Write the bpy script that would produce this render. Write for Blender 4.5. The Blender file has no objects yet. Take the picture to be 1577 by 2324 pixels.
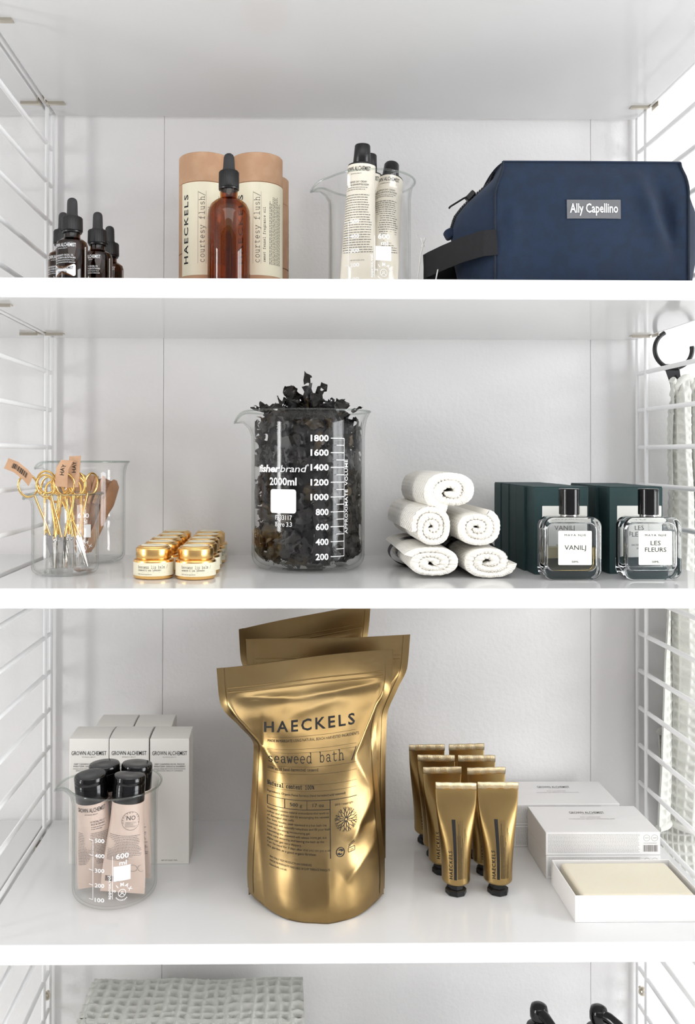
import bpy, bmesh, math, random
from mathutils import Vector, Matrix, noise
PI = math.pi
rnd = random.Random(7)
scene = bpy.context.scene
COL = scene.collection

# ------------------------------------------------------------------ camera
def make_camera():
    cd = bpy.data.cameras.new('camera'); co = bpy.data.objects.new('camera', cd); COL.objects.link(co)
    f, px, py, yaw, pit, rol = 1964.382, 673.11, 1023.0, -.0127, .0063, .0020
    cy, sy, cp, sp, cr, sr = math.cos(yaw), math.sin(yaw), math.cos(pit), math.sin(pit), math.cos(rol), math.sin(rol)
    r0 = Vector((cy, sy, 0)); fw = Vector((-sy*cp, cy*cp, sp)); up = Vector((sy*sp, -cy*sp, cp))
    right = cr*r0 + sr*up; up2 = -sr*r0 + cr*up
    m = Matrix((right, up2, -fw)).transposed().to_4x4(); m.translation = Vector((0, -1.1573, 1.49955))
    co.matrix_world = m
    cd.sensor_fit = 'HORIZONTAL'; cd.sensor_width = 36.0; cd.lens = f/1577*36
    cd.shift_x = (788.5-px)/1577; cd.shift_y = (py-1162)/1577
    cd.clip_start = .01
    scene.camera = co
make_camera()

# ------------------------------------------------------------------ world, lights, exposure
world = bpy.data.worlds.new('world'); scene.world = world; world.use_nodes = True
bg = world.node_tree.nodes['Background']; bg.inputs[0].default_value = (.93, .96, 1, 1); bg.inputs[1].default_value = 1.0
def area(name, loc, rot, sx, sy, power, col):
    ld = bpy.data.lights.new(name, 'AREA'); ld.shape = 'RECTANGLE'; ld.size = sx; ld.size_y = sy; ld.energy = power; ld.color = col
    o = bpy.data.objects.new(name, ld); o.location = loc; o.rotation_euler = rot; COL.objects.link(o); return o
area('window_daylight', (2.36, -1.45, 1.40), (PI/2, 0, PI/2), 1.3, 1.6, 62, (.965, .985, 1))
area('window_daylight', (-2.36, -1.40, 1.40), (PI/2, 0, -PI/2), .40, 1.6, 37, (.995, .99, .98))
area('ceiling_fill', (.1, -1.9, 2.57), (0, 0, 0), 1.8, 1.2, 14, (1, .995, .985))  # added fill from above to lift shelf tops and floor, not a room lamp
vs = scene.view_settings
vs.view_transform = 'Standard'; vs.look = 'None'; vs.gamma = 1.0; vs.use_curve_mapping = False
vs.exposure = 0.09
cy_ = scene.cycles
cy_.use_adaptive_sampling = True; cy_.adaptive_threshold = .04; cy_.adaptive_min_samples = 16
cy_.max_bounces = 10; cy_.transmission_bounces = 8; cy_.transparent_max_bounces = 20; cy_.sample_clamp_indirect = 6

# ------------------------------------------------------------------ materials
def lin(h):
    h = h.lstrip('#'); o = []
    for i in (0, 2, 4):
        c = int(h[i:i+2], 16)/255; o.append(c/12.92 if c <= .04045 else ((c+.055)/1.055)**2.4)
    return (*o, 1)
def pmat(name, col, rough=.5, metal=0, bump=0, bscale=300, ior=1.45, coat=0, var=None, vscale=8, trans=0, spec=None, sheen=0, sss=0, wave=None, bdist=.001):
    m = bpy.data.materials.new(name); m.use_nodes = True; nt = m.node_tree; b = nt.nodes['Principled BSDF']
    c = lin(col) if isinstance(col, str) else (*col, 1)
    b.inputs['Base Color'].default_value = c; b.inputs['Roughness'].default_value = rough; b.inputs['Metallic'].default_value = metal
    b.inputs['IOR'].default_value = ior; b.inputs['Coat Weight'].default_value = coat; b.inputs['Coat Roughness'].default_value = .05
    b.inputs['Transmission Weight'].default_value = trans
    b.inputs['Sheen Weight'].default_value = sheen
    if sss: b.inputs['Subsurface Weight'].default_value = sss; b.inputs['Subsurface Radius'].default_value = (.006, .004, .002)
    if spec is not None: b.inputs['Specular IOR Level'].default_value = spec
    tc = nt.nodes.new('ShaderNodeTexCoord')
    if var:
        n = nt.nodes.new('ShaderNodeTexNoise'); n.inputs['Scale'].default_value = vscale; n.inputs['Detail'].default_value = 6
        nt.links.new(tc.outputs['Object'], n.inputs['Vector'])
        mx = nt.nodes.new('ShaderNodeMix'); mx.data_type = 'RGBA'; mx.inputs[6].default_value = c; mx.inputs[7].default_value = lin(var)
        rp = nt.nodes.new('ShaderNodeMapRange'); rp.inputs[1].default_value = .38; rp.inputs[2].default_value = .62
        nt.links.new(n.outputs['Fac'], rp.inputs[0]); nt.links.new(rp.outputs[0], mx.inputs[0]); nt.links.new(mx.outputs[2], b.inputs['Base Color'])
    if bump:
        bp = nt.nodes.new('ShaderNodeBump'); bp.inputs['Strength'].default_value = bump; bp.inputs['Distance'].default_value = bdist
        if wave:
            w = nt.nodes.new('ShaderNodeTexChecker') if wave == 'weave' else nt.nodes.new('ShaderNodeTexWave')
            w.inputs['Scale'].default_value = bscale
            nt.links.new(tc.outputs['UV' if wave in ('knit', 'weave') else 'Object'], w.inputs['Vector'])
            if wave == 'weave':
                nt.links.new(w.outputs['Fac'], bp.inputs['Height'])
            elif wave == 'knit':
                w.inputs['Distortion'].default_value = .6; w.bands_direction = 'X'
                w2 = nt.nodes.new('ShaderNodeTexWave'); w2.bands_direction = 'Y'; w2.inputs['Scale'].default_value = bscale*.8
                w2.inputs['Distortion'].default_value = .6; nt.links.new(tc.outputs['UV'], w2.inputs['Vector'])
                ad = nt.nodes.new('ShaderNodeMath'); ad.operation = 'MULTIPLY'
                nt.links.new(w.outputs['Fac'], ad.inputs[0]); nt.links.new(w2.outputs['Fac'], ad.inputs[1]); nt.links.new(ad.outputs[0], bp.inputs['Height'])
            else:
                w.bands_direction = wave; nt.links.new(w.outputs['Fac'], bp.inputs['Height'])
        else:
            n2 = nt.nodes.new('ShaderNodeTexNoise'); n2.inputs['Scale'].default_value = bscale; n2.inputs['Detail'].default_value = 5
            nt.links.new(tc.outputs['Object'], n2.inputs['Vector']); nt.links.new(n2.outputs['Fac'], bp.inputs['Height'])
        nt.links.new(bp.outputs['Normal'], b.inputs['Normal'])
    return m
def thin_glass(name, tint, edge, r0=.045, rough=.0):
    """clear pane-like glass: what lies behind shows tinted, reflection grows towards grazing view"""
    m = bpy.data.materials.new(name); m.use_nodes = True; nt = m.node_tree; nt.nodes.clear()
    out = nt.nodes.new('ShaderNodeOutputMaterial'); mix = nt.nodes.new('ShaderNodeMixShader')
    tr = nt.nodes.new('ShaderNodeBsdfTransparent'); gl = nt.nodes.new('ShaderNodeBsdfGlossy'); gl.inputs['Roughness'].default_value = rough
    lw = nt.nodes.new('ShaderNodeLayerWeight'); lw.inputs['Blend'].default_value = .5
    p5 = nt.nodes.new('ShaderNodeMath'); p5.operation = 'POWER'; p5.inputs[1].default_value = 5
    ma = nt.nodes.new('ShaderNodeMath'); ma.operation = 'MULTIPLY_ADD'; ma.inputs[1].default_value = 1-r0; ma.inputs[2].default_value = r0
    p3 = nt.nodes.new('ShaderNodeMath'); p3.operation = 'POWER'; p3.inputs[1].default_value = 5
    cm = nt.nodes.new('ShaderNodeMix'); cm.data_type = 'RGBA'; cm.inputs[6].default_value = (*tint, 1); cm.inputs[7].default_value = (*edge, 1)
    L = nt.links.new
    L(lw.outputs['Facing'], p5.inputs[0]); L(p5.outputs[0], ma.inputs[0]); L(ma.outputs[0], mix.inputs[0])
    L(lw.outputs['Facing'], p3.inputs[0]); L(p3.outputs[0], cm.inputs[0]); L(cm.outputs[2], tr.inputs[0])
    L(tr.outputs[0], mix.inputs[1]); L(gl.outputs[0], mix.inputs[2]); L(mix.outputs[0], out.inputs[0])
    return m
def real_glass(name, col, ior=1.5):
    m = bpy.data.materials.new(name); m.use_nodes = True; nt = m.node_tree; nt.nodes.clear()
    out = nt.nodes.new('ShaderNodeOutputMaterial'); g = nt.nodes.new('ShaderNodeBsdfGlass')
    g.inputs['Color'].default_value = (*col, 1); g.inputs['IOR'].default_value = ior; g.inputs['Roughness'].default_value = 0
    nt.links.new(g.outputs[0], out.inputs[0]); return m
M = {}
M['wall'] = pmat('wall_paper', '#f3f2f1', .75, bump=.25, bscale=160, var='#f0eeed', vscale=3, bdist=.002)
M['room'] = pmat('room_paint', '#f1f1f1', .8, bump=.1, bscale=80)
M['farwall'] = pmat('grey_paint', '#87868a', .8, bump=.1, bscale=80)
M['floor'] = pmat('floor_boards', '#efeeec', .5, var='#e6e4e1', vscale=5, bump=.1, bscale=40)
M['shelf'] = pmat('shelf_lacquer', '#dfdfdf', .11, bump=.02, bscale=30, ior=1.5)
M['wire'] = pmat('wire_coating', '#f1f1f1', .3, bump=.02, bscale=200)
M['nickel'] = pmat('nickel', '#cfc8ba', .3, 1, bump=.05, bscale=500)
M['frame'] = pmat('frame_paint', '#eeeeee', .4, bump=.03, bscale=60)
M['amber_d'] = thin_glass('dark_amber_glass', (.42, .25, .11), (.10, .05, .02))
M['amber'] = thin_glass('amber_glass', (.74, .47, .16), (.28, .12, .03))
M['amber_liquid'] = pmat('amber_oil', '#2f1b0c', .2, bump=.01)
M['rubber'] = pmat('black_rubber', '#2c2c2e', .55, bump=.08, bscale=900)
M['blackp'] = pmat('black_plastic', '#161617', .32, bump=.05, bscale=700)
M['gloss'] = pmat('gloss_black_plastic', '#0c0c0d', .12, bump=.02, bscale=300)
M['kraft'] = pmat('kraft_board', '#c39d7d', .7, var='#ba9272', vscale=60, bump=.1, bscale=600)
M['cream'] = pmat('cream_label_paper', '#efe8cf', .6, bump=.04, bscale=700)
M['ink'] = pmat('black_ink', '#151313', .6, bump=.02)
M['greyink'] = pmat('grey_ink', '#6b6864', .7, bump=.02)
M['paleink'] = pmat('pale_grey_ink', '#a9a6a3', .7, bump=.02)
M['whiteink'] = pmat('white_ink', '#f3f3f3', .5, bump=.02)
M['whitelabel'] = pmat('white_label', '#f2f2f2', .5, bump=.02)
M['glass'] = thin_glass('clear_glass', (.998, .999, .998), (.74, .78, .76), .022)
M['rim'] = thin_glass('glass_rim', (.86, .89, .87), (.55, .60, .57), .05)
M['creamtube'] = pmat('cream_plastic', '#efe8d8', .38, bump=.05, bscale=200)
M['pinktube'] = pmat('rose_plastic', '#d0bbae', .38, bump=.05, bscale=200)
M['navy'] = pmat('navy_canvas', '#142740', .85, var='#122338', vscale=90, bump=.35, bscale=1500, sheen=.05, bdist=.0006)
M['navyseam'] = pmat('navy_seam', '#13202e', .8, bump=.3, bscale=900)
M['webbing'] = pmat('black_webbing', '#17171a', .8, bump=1, bscale=120, wave='weave', bdist=.0008)
M['tagcloth'] = pmat('grey_woven_label', '#6c6d70', .8, bump=.3, bscale=1200)
M['string'] = pmat('white_string', '#dcdad6', .8, bump=.3, bscale=900)
M['gold'] = pmat('polished_gold', (.86, .56, .20), .16, 1, bump=.02, bscale=200)
M['steel'] = pmat('polished_steel', '#d8d6d2', .15, 1, bump=.02, bscale=300)
M['jargold'] = pmat('satin_gold', (.86, .54, .20), .27, 1, bump=.06, bscale=500)
M['foil'] = pmat('gold_foil_pouch', (.36, .252, .116), .31, 1, bump=.10, bscale=70, var='#977d52', vscale=12)
M['tubegold'] = pmat('gold_tube', (.42, .285, .115), .30, 1, bump=.08, bscale=150)
M['crimp'] = pmat('crimped_gold_foil', (.86, .72, .48), .24, 1, bump=1, bscale=330, wave='X', bdist=.0006)
M['wood'] = pmat('beech_wood', '#b28765', .6, var='#9a6f4f', vscale=40, bump=.2, bscale=200)
M['weed'] = pmat('dried_seaweed', '#1d1814', .42, var='#0f0d0b', vscale=60, bump=.5, bscale=250)
M['weed2'] = pmat('olive_and_lit_seaweed', '#43341a', .42, var='#241c10', vscale=60, bump=.5, bscale=250)  # olive fronds, and the amber light painted into those low at the left
M['towel'] = pmat('cream_knit', '#f7f3ea', .95, bump=.45, bscale=3.0, wave='knit', sheen=.2, bdist=.0012)
M['band'] = pmat('charcoal_paper', '#2e2c30', .6, bump=.05)
M['green'] = pmat('dark_green_board', '#223c3d', .6, bump=.06, bscale=700, var='#20393a', vscale=40)
M['pglass'] = real_glass('perfume_glass', (.99, .995, 1.0), 1.48)
M['liqY'] = real_glass('pale_yellow_perfume', (.93, .87, .68), 1.36)
M['liqC'] = real_glass('clear_perfume', (.97, .99, .99), 1.36)
M['plabel'] = pmat('ivory_label', '#eeeee6', .5, bump=.03)
M['carton'] = pmat('white_carton', '#e6e3dd', .55, bump=.04, bscale=400)
M['soapbox'] = pmat('white_soap_carton', '#eae8e6', .5, bump=.04, bscale=400)
M['soap'] = pmat('cream_soap', '#e9e1cc', .45, bump=.05, bscale=120, sss=.4)
M['waffle'] = pmat('grey_green_waffle_cotton', '#d3d3cc', .95, bump=.5, bscale=900, sheen=.25)
M['clear'] = thin_glass('clear_plastic', (.93, .93, .92), (.7, .7, .7))

# ------------------------------------------------------------------ mesh helpers
class G:
    def __init__(s): s.v = []; s.f = []; s.uv = {}; s.mi = []
    def add(s, vs, fs, mi=0):
        o = len(s.v); s.v += [tuple(p) for p in vs]; s.f += [tuple(i+o for i in q) for q in fs]; s.mi += [mi]*len(fs); return s
    def grid(s, nu, nv, fn, mi=0, close_u=False, uv=None):
        o = len(s.v); cu = nu if close_u else nu+1
        for j in range(nv+1):
            for i in range(cu): s.v.append(tuple(fn(i/nu, j/nv)))
        for j in range(nv):
            for i in range(nu):
                a = o+j*cu+i; b = o+j*cu+(i+1) % cu; c = o+(j+1)*cu+(i+1) % cu; d = o+(j+1)*cu+i
                s.f.append((a, b, c, d)); s.mi.append(mi)
                if uv:
                    s.uv[len(s.f)-1] = [(uv[0]*x/nu, uv[1]*y/nv) for x, y in ((i, j), (i+1, j), (i+1, j+1), (i, j+1))]
        return s
    def mesh(s, name, mats, smooth=.7, merge=0):
        me = bpy.data.meshes.new(name); me.from_pydata(s.v, [], s.f)
        if s.uv:
            ul = me.uv_layers.new(name='UVMap')
            for fi, co in s.uv.items():
                p = me.polygons[fi]
                for k, li in enumerate(p.loop_indices): ul.data[li].uv = co[k]
        for m in (mats if isinstance(mats, (list, tuple)) else [mats]): me.materials.append(m)
        if any(s.mi): me.polygons.foreach_set('material_index', s.mi)
        if merge:
            bm = bmesh.new(); bm.from_mesh(me); bmesh.ops.remove_doubles(bm, verts=bm.verts, dist=merge); bm.to_mesh(me); bm.free()
        me.validate(); me.update()
        if smooth:
            me.polygons.foreach_set('use_smooth', [True]*len(me.polygons)); me.set_sharp_from_angle(angle=smooth)
        return me
def tag(o, label, cat, group=None, kind=None):
    o['label'] = label
    if cat: o['category'] = cat
    if group: o['group'] = group
    if kind: o['kind'] = kind
    return o
def thing(name, loc, label, cat, group=None, rot=(0, 0, 0)):
    o = bpy.data.objects.new(name, None); o.empty_display_size = .02; COL.objects.link(o); o.location = loc; o.rotation_euler = rot
    return tag(o, label, cat, group)
def part(name, me, parent=None, loc=None, rot=None, label=None):
    o = bpy.data.objects.new(name, me); COL.objects.link(o)
    if parent: o.parent = parent
    if loc: o.location = loc
    if rot: o.rotation_euler = rot
    if label: o['label'] = label
    return o
def struct(name, me, label, loc=None):
    o = part(name, me, None, loc); o['kind'] = 'structure'; o['label'] = label; return o
def copy_tree(o, parent=None):
    c = o.copy(); COL.objects.link(c); c.parent = parent
    for ch in o.children: copy_tree(ch, c)
    return c
def clone(root, loc, label, rz=None, rot=None):
    c = copy_tree(root); c.location = loc
    if rz is not None: c.rotation_euler = (0, 0, rz)
    if rot is not None: c.rotation_euler = rot
    c['label'] = label; return c
def boxm(name, x0, x1, y0, y1, z0, z1, mat, bev=.0006, seg=2):
    bm = bmesh.new(); bmesh.ops.create_cube(bm, size=1)
    for v in bm.verts: v.co = Vector(((x0+x1)/2+v.co.x*(x1-x0), (y0+y1)/2+v.co.y*(y1-y0), (z0+z1)/2+v.co.z*(z1-z0)))
    if bev: bmesh.ops.bevel(bm, geom=bm.edges[:], offset=bev, segments=seg, affect='EDGES', profile=.5)
    me = bpy.data.meshes.new(name); bm.to_mesh(me); bm.free(); me.materials.append(mat)
    return me
def lathe_into(g, prof, n=40, mi=0, mod=None):
    def fn(u, v):
        k = v*(len(prof)-1); r, z = prof[int(round(k))]; a = u*2*PI
        p = (r*math.sin(a), -r*math.cos(a), z)
        return mod(p, a, int(round(k))) if mod else p
    g.grid(n, len(prof)-1, fn, mi, close_u=True); return g
def lathe(name, prof, mat, n=40, smooth=.6, mod=None):
    return lathe_into(G(), prof, n, 0, mod).mesh(name, mat, smooth, merge=1e-6)
def sweep_into(g, pts, rad, n=10, closed=False, mi=0, cap=True):
    pts = [Vector(p) for p in pts]; N = len(pts); o = len(g.v); prev = None
    for i, p in enumerate(pts):
        if closed: t = pts[(i+1) % N]-pts[i-1]
        else: t = pts[min(i+1, N-1)]-pts[max(i-1, 0)]
        t.normalize()
        if prev is None:
            a = Vector((0, 0, 1)) if abs(t.z) < .9 else Vector((1, 0, 0)); nx = t.cross(a).normalized()
        else: nx = (prev-t*prev.dot(t)).normalized()
        prev = nx; ny = t.cross(nx); r = rad[i] if isinstance(rad, (list, tuple)) else rad
        for k in range(n): q = p+r*(math.cos(2*PI*k/n)*nx+math.sin(2*PI*k/n)*ny); g.v.append(tuple(q))
    m = N if closed else N-1
    for i in range(m):
        for k in range(n):
            a = o+i*n+k; b = o+i*n+(k+1) % n; c = o+((i+1) % N)*n+(k+1) % n; d = o+((i+1) % N)*n+k
            g.f.append((a, b, c, d)); g.mi.append(mi)
    if cap and not closed:
        g.f.append(tuple(o+k for k in range(n))[::-1]); g.mi.append(mi); g.f.append(tuple(o+(N-1)*n+k for k in range(n))); g.mi.append(mi)
    return g
def sweep(name, pts, rad, mat, n=10, closed=False): return sweep_into(G(), pts, rad, n, closed).mesh(name, mat, .8)
def sm(a, b, x):
    t = min(1, max(0, (x-a)/(b-a))); return t*t*(3-2*t)
def interp(tab, x):
    if x <= tab[0][0]: return tab[0][1]
    for (x0, y0), (x1, y1) in zip(tab, tab[1:]):
        if x <= x1: return y0+(y1-y0)*(x-x0)/(x1-x0)
    return tab[-1][1]
def smi(tab, x):
    "smooth (monotone cubic) interpolation"
    n = len(tab)
    if x <= tab[0][0]: return tab[0][1]
    if x >= tab[-1][0]: return tab[-1][1]
    for i in range(n-1):
        x0, y0 = tab[i]; x1, y1 = tab[i+1]
        if x <= x1:
            d = (y1-y0)/(x1-x0)
            dp = (y0-tab[i-1][1])/(x0-tab[i-1][0]) if i else d
            dn = (tab[i+2][1]-y1)/(tab[i+2][0]-x1) if i < n-2 else d
            m0 = 0 if dp*d <= 0 else 2*dp*d/(dp+d); m1 = 0 if dn*d <= 0 else 2*dn*d/(dn+d)
            h = x1-x0; t = (x-x0)/h
            return y0*(2*t**3-3*t*t+1)+h*m0*(t**3-2*t*t+t)+y1*(-2*t**3+3*t*t)+h*m1*(t**3-t*t)

# ------------------------------------------------------------------ lettering
_fc = {}
def glyphs(t, w=0, sp=1):
    k = (t, w, sp)
    if k in _fc: return _fc[k]
    cu = bpy.data.curves.new('t', 'FONT'); cu.body = t; cu.resolution_u = 2; cu.offset = w; cu.space_character = sp; cu.fill_mode = 'FRONT'
    ob = bpy.data.objects.new('t', cu); me = ob.to_mesh()
    vs = [(v.co.x, v.co.y) for v in me.vertices]; fs = [tuple(p.vertices) for p in me.polygons]
    ob.to_mesh_clear(); bpy.data.objects.remove(ob); bpy.data.curves.remove(cu)
    xs = [v[0] for v in vs] or [0]
    _fc[k] = (vs, fs, min(xs), max(xs)); return _fc[k]
_h = glyphs('H'); CAP = max(v[1] for v in _h[0])
def arc(cx, cy, rx, ry, a0, a1, n=9):
    return [(cx+rx*math.cos(math.radians(a0+(a1-a0)*i/n)), cy+ry*math.sin(math.radians(a0+(a1-a0)*i/n))) for i in range(n+1)]
O_ = arc(.27, .22, .19, .23, 0, 360, 14)
TW = {
 'a': [arc(.24, .33, .15, .12, 170, 0)+[(.39, .04), (.48, 0)], arc(.24, .13, .15, .13, 0, 360)],
 'b': [[(.05, .65), (.12, .65), (.12, 0)], arc(.28, .22, .17, .23, 0, 360, 14)], 'c': [arc(.27, .22, .19, .23, 45, 315)],
 'd': [[(.36, .65), (.43, .65), (.43, 0), (.5, 0)], arc(.26, .22, .18, .23, 0, 360, 14)], 'e': [[(.08, .23), (.46, .23)]+arc(.27, .22, .19, .23, 0, 310)],
 'f': [arc(.34, .5, .14, .15, 60, 180)+[(.2, 0)], [(.07, .43), (.42, .43)], [(.07, 0), (.38, 0)]],
 'g': [O_, [(.5, .43), (.44, .43), (.44, -.06)]+arc(.27, -.06, .17, .12, 0, -160)],
 'h': [[(.05, .65), (.12, .65), (.12, 0)], arc(.27, .28, .15, .16, 180, 0)+[(.42, 0)], [(.04, 0), (.2, 0)], [(.35, 0), (.5, 0)]],
 'i': [[(.12, .43), (.27, .43), (.27, 0)], [(.08, 0), (.46, 0)], [(.24, .62), (.3, .62)]], 'l': [[(.12, .65), (.27, .65), (.27, 0)], [(.08, 0), (.46, 0)]],
 'm': [[(.03, .43), (.09, .43), (.09, 0)], arc(.18, .33, .09, .11, 180, 0)+[(.27, 0)], arc(.36, .33, .09, .11, 180, 0)+[(.45, 0)], [(.03, 0), (.15, 0)], [(.4, 0), (.52, 0)]],
 'n': [[(.05, .43), (.12, .43), (.12, 0)], arc(.27, .28, .15, .16, 180, 0)+[(.42, 0)], [(.04, 0), (.2, 0)], [(.35, 0), (.5, 0)]], 'o': [O_],
 'p': [[(.05, .43), (.12, .43), (.12, -.18)], arc(.28, .22, .17, .23, 0, 360, 14), [(.04, -.18), (.22, -.18)]],
 'r': [[(.08, .43), (.2, .43), (.2, 0)], arc(.35, .28, .15, .16, 180, 50), [(.08, 0), (.36, 0)]],
 's': [arc(.27, .33, .15, .11, 30, 270)+arc(.27, .11, .17, .11, 90, -150)],
 't': [[(.2, .58), (.2, .12)]+arc(.31, .12, .11, .12, 180, 320), [(.07, .43), (.42, .43)]],
 'u': [[(.05, .43), (.12, .43), (.12, .15)]+arc(.26, .15, .14, .15, 180, 360)+[(.4, .43)], [(.33, .43), (.4, .43), (.4, 0), (.48, 0)]],
 'v': [[(.06, .43), (.27, 0), (.48, .43)], [(0, .43), (.16, .43)], [(.38, .43), (.54, .43)]],
 'w': [[(.05, .43), (.16, 0), (.27, .34), (.38, 0), (.49, .43)], [(0, .43), (.14, .43)], [(.4, .43), (.54, .43)]],
 'x': [[(.08, 0), (.45, .43)], [(.08, .43), (.45, 0)], [(.02, 0), (.18, 0)], [(.36, 0), (.52, 0)], [(.02, .43), (.18, .43)], [(.36, .43), (.52, .43)]],
 'y': [[(.06, .43), (.28, 0)], [(.48, .43), (.2, -.18), (.06, -.18)], [(0, .43), (.16, .43)], [(.38, .43), (.54, .43)]],
 '/': [[(.06, -.1), (.48, .72)]], 'N': [[(.08, 0), (.08, .62), (.44, 0), (.44, .62)], [(0, .62), (.1, .62)], [(.36, .62), (.52, .62)], [(0, 0), (.16, 0)]],
 '1': [[(.12, .52), (.27, .62), (.27, 0)], [(.1, 0), (.44, 0)]], '0': [arc(.27, .31, .18, .31, 0, 360, 14)], '%': [arc(.14, .46, .1, .12, 0, 360), arc(.4, .14, .1, .12, 0, 360), [(.1, .1), (.46, .52)]],
 '&': [[(.5, 0), (.15, .4)]+arc(.25, .48, .1, .11, 180, 0)+[(.1, .12)]+arc(.25, .1, .15, .1, 180, 360)], ':': [[(.25, .05), (.29, .05)], [(.25, .36), (.29, .36)]], '-': [[(.1, .24), (.44, .24)]],
}
class Print:
    """collects flat lettering in a (u, v) plane in metres, then lays it on a surface"""
    def __init__(s): s.v = []; s.f = []
    def _put(s, vs, fs, x, y, rot):
        c, d = math.cos(rot), math.sin(rot); o = len(s.v)
        s.v += [(x+c*a-d*b, y+d*a+c*b) for a, b in vs]; s.f += [tuple(i+o for i in q) for q in fs]
    def text(s, t, x, y, h, W=None, al='c', w=0, sp=1, rot=0, slant=0):
        vs, fs, x0, x1 = glyphs(t, w, sp); k = h/CAP; kx = k if W is None else W/max(1e-6, x1-x0)
        ox = {'l': x0, 'c': (x0+x1)/2, 'r': x1}[al]
        s._put([((a-ox)*kx+slant*b*k, b*k) for a, b in vs], fs, x, y, rot); return s
    def type(s, t, x, y, h, pitch=None, al='l', wt=.055, rot=0):
        k = h/.65; p = pitch or .6*k; n = len(t); ox = {'l': 0, 'c': n*p/2, 'r': n*p}[al]; kx = p/.6
        for i, ch in enumerate(t):
            for pl in TW.get(ch, []):
                for (ax, ay), (bx, by) in zip(pl, pl[1:]):
                    A = Vector((ax*kx, ay*k)); B = Vector((bx*kx, by*k)); d = B-A
                    if d.length < 1e-9: continue
                    d.normalize(); q = Vector((-d.y, d.x))*wt*k/2; e = d*wt*k*.4; off = Vector((i*p-ox, 0))
                    s._put([tuple(A-e-q+off), tuple(B+e-q+off), tuple(B+e+q+off), tuple(A-e+q+off)], [(0, 1, 2, 3)], x, y, rot)
        return s
    def rect(s, x0, x1, y0, y1, nx=1, ny=1):
        vs = []; fs = []
        for j in range(ny+1):
            for i in range(nx+1): vs.append((x0+(x1-x0)*i/nx, y0+(y1-y0)*j/ny))
        for j in range(ny):
            for i in range(nx): a = j*(nx+1)+i; fs.append((a, a+1, a+nx+2, a+nx+1))
        s._put(vs, fs, 0, 0, 0); return s
    def ring(s, x, y, r, wt, n=24):
        for i in range(n):
            a, b = 2*PI*i/n, 2*PI*(i+1)/n
            s._put([(math.cos(t)*q, math.sin(t)*q) for t, q in ((a, r), (b, r), (b, r-wt), (a, r-wt))], [(0, 3, 2, 1)], x, y, 0)
        return s
    def line(s, x0, y0, x1, y1, wt):
        d = Vector((x1-x0, y1-y0)); L = d.length; d.normalize(); q = Vector((-d.y, d.x))*wt/2
        n = max(1, int(L/.006)); vs = []; fs = []
        for i in range(n+1):
            p = Vector((x0, y0))+d*L*i/n; vs += [tuple(p-q), tuple(p+q)]
        for i in range(n): fs.append((2*i, 2*i+2, 2*i+3, 2*i+1))
        s._put(vs, fs, 0, 0, 0); return s
    def para(s, x0, x1, ytop, ybot, n, fill=.55, rot=0, seed=1, ragged=.15):
        r = random.Random(seed); st = (ytop-ybot)/n; lh = st*fill
        for i in range(n):
            y = ytop-st*i-lh; x = x0; end = x1-(x1-x0)*ragged*r.random()
            while x < end:
                wl = min(end-x, lh*(1.3+3.2*r.random()))
                if wl > lh*.5: s._put([(x, y), (x+wl, y), (x+wl, y+lh*.8), (x, y+lh*.8)], [(0, 1, 2, 3)], 0, 0, rot)
                x += wl+lh*.7
        return s
    def barcode(s, x0, x1, y0, y1, seed=3):
        r = random.Random(seed); x = x0; st = (x1-x0)/60
        while x < x1:
            w = st*r.choice((1, 1, 2, 3)); s.rect(x, min(x+w, x1), y0, y1); x += w+st*r.choice((1, 1, 2))
        return s
    def put(s, name, fn, mat, parent, fine=None, label=None):
        me = bpy.data.meshes.new(name)
        if fine:
            bm = bmesh.new(); vv = [bm.verts.new((a, b, 0)) for a, b in s.v]
            for q in s.f:
                try: bm.faces.new([vv[i] for i in q])
                except ValueError: pass
            bmesh.ops.triangulate(bm, faces=bm.faces[:])
            for _ in range(3):
                ed = [e for e in bm.edges if e.calc_length() > fine]
                if not ed: break
                bmesh.ops.subdivide_edges(bm, edges=ed, cuts=1); bmesh.ops.triangulate(bm, faces=[f for f in bm.faces if len(f.verts) > 3])
            for v in bm.verts: v.co = Vector(fn(v.co.x, v.co.y))
            bm.to_mesh(me); bm.free()
        else: me.from_pydata([tuple(fn(a, b)) for a, b in s.v], [], s.f)
        me.materials.append(mat); me.update(); return part(name, me, parent, label=label)
def cyl(R, th0=0, z0=0):
    return lambda u, v: (R*math.sin(th0+u/R), -R*math.cos(th0+u/R), z0+v)
def flat(o, ux=(1, 0, 0), uz=(0, 0, 1)):
    o, ux, uz = Vector(o), Vector(ux), Vector(uz); return lambda u, v: tuple(o+u*ux+v*uz)
def patch(name, fn, u0, u1, v0, v1, mat, parent, nu=16, nv=2, rad=0, thick=0):
    g = G()
    if rad:
        n = 5; pts = []
        for cx, cy, a in ((u1-rad, v1-rad, 0), (u0+rad, v1-rad, 90), (u0+rad, v0+rad, 180), (u1-rad, v0+rad, 270)): pts += arc(cx, cy, rad, rad, a, a+90, n)
        cu, cv = (u0+u1)/2, (v0+v1)/2; rings = 8
        g.v = [fn(cu, cv)]
        for k in range(1, rings+1): g.v += [fn(cu+(a-cu)*k/rings, cv+(b-cv)*k/rings) for a, b in pts]
        P = len(pts)
        for i in range(P): g.f.append((0, 1+i, 1+(i+1) % P)); g.mi.append(0)
        for k in range(rings-1):
            for i in range(P): g.f.append((1+k*P+i, 1+(k+1)*P+i, 1+(k+1)*P+(i+1) % P, 1+k*P+(i+1) % P)); g.mi.append(0)
    else: g.grid(nu, nv, lambda a, b: fn(u0+(u1-u0)*a, v0+(v1-v0)*b))
    return part(name, g.mesh(name, mat, .9), parent)
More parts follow.
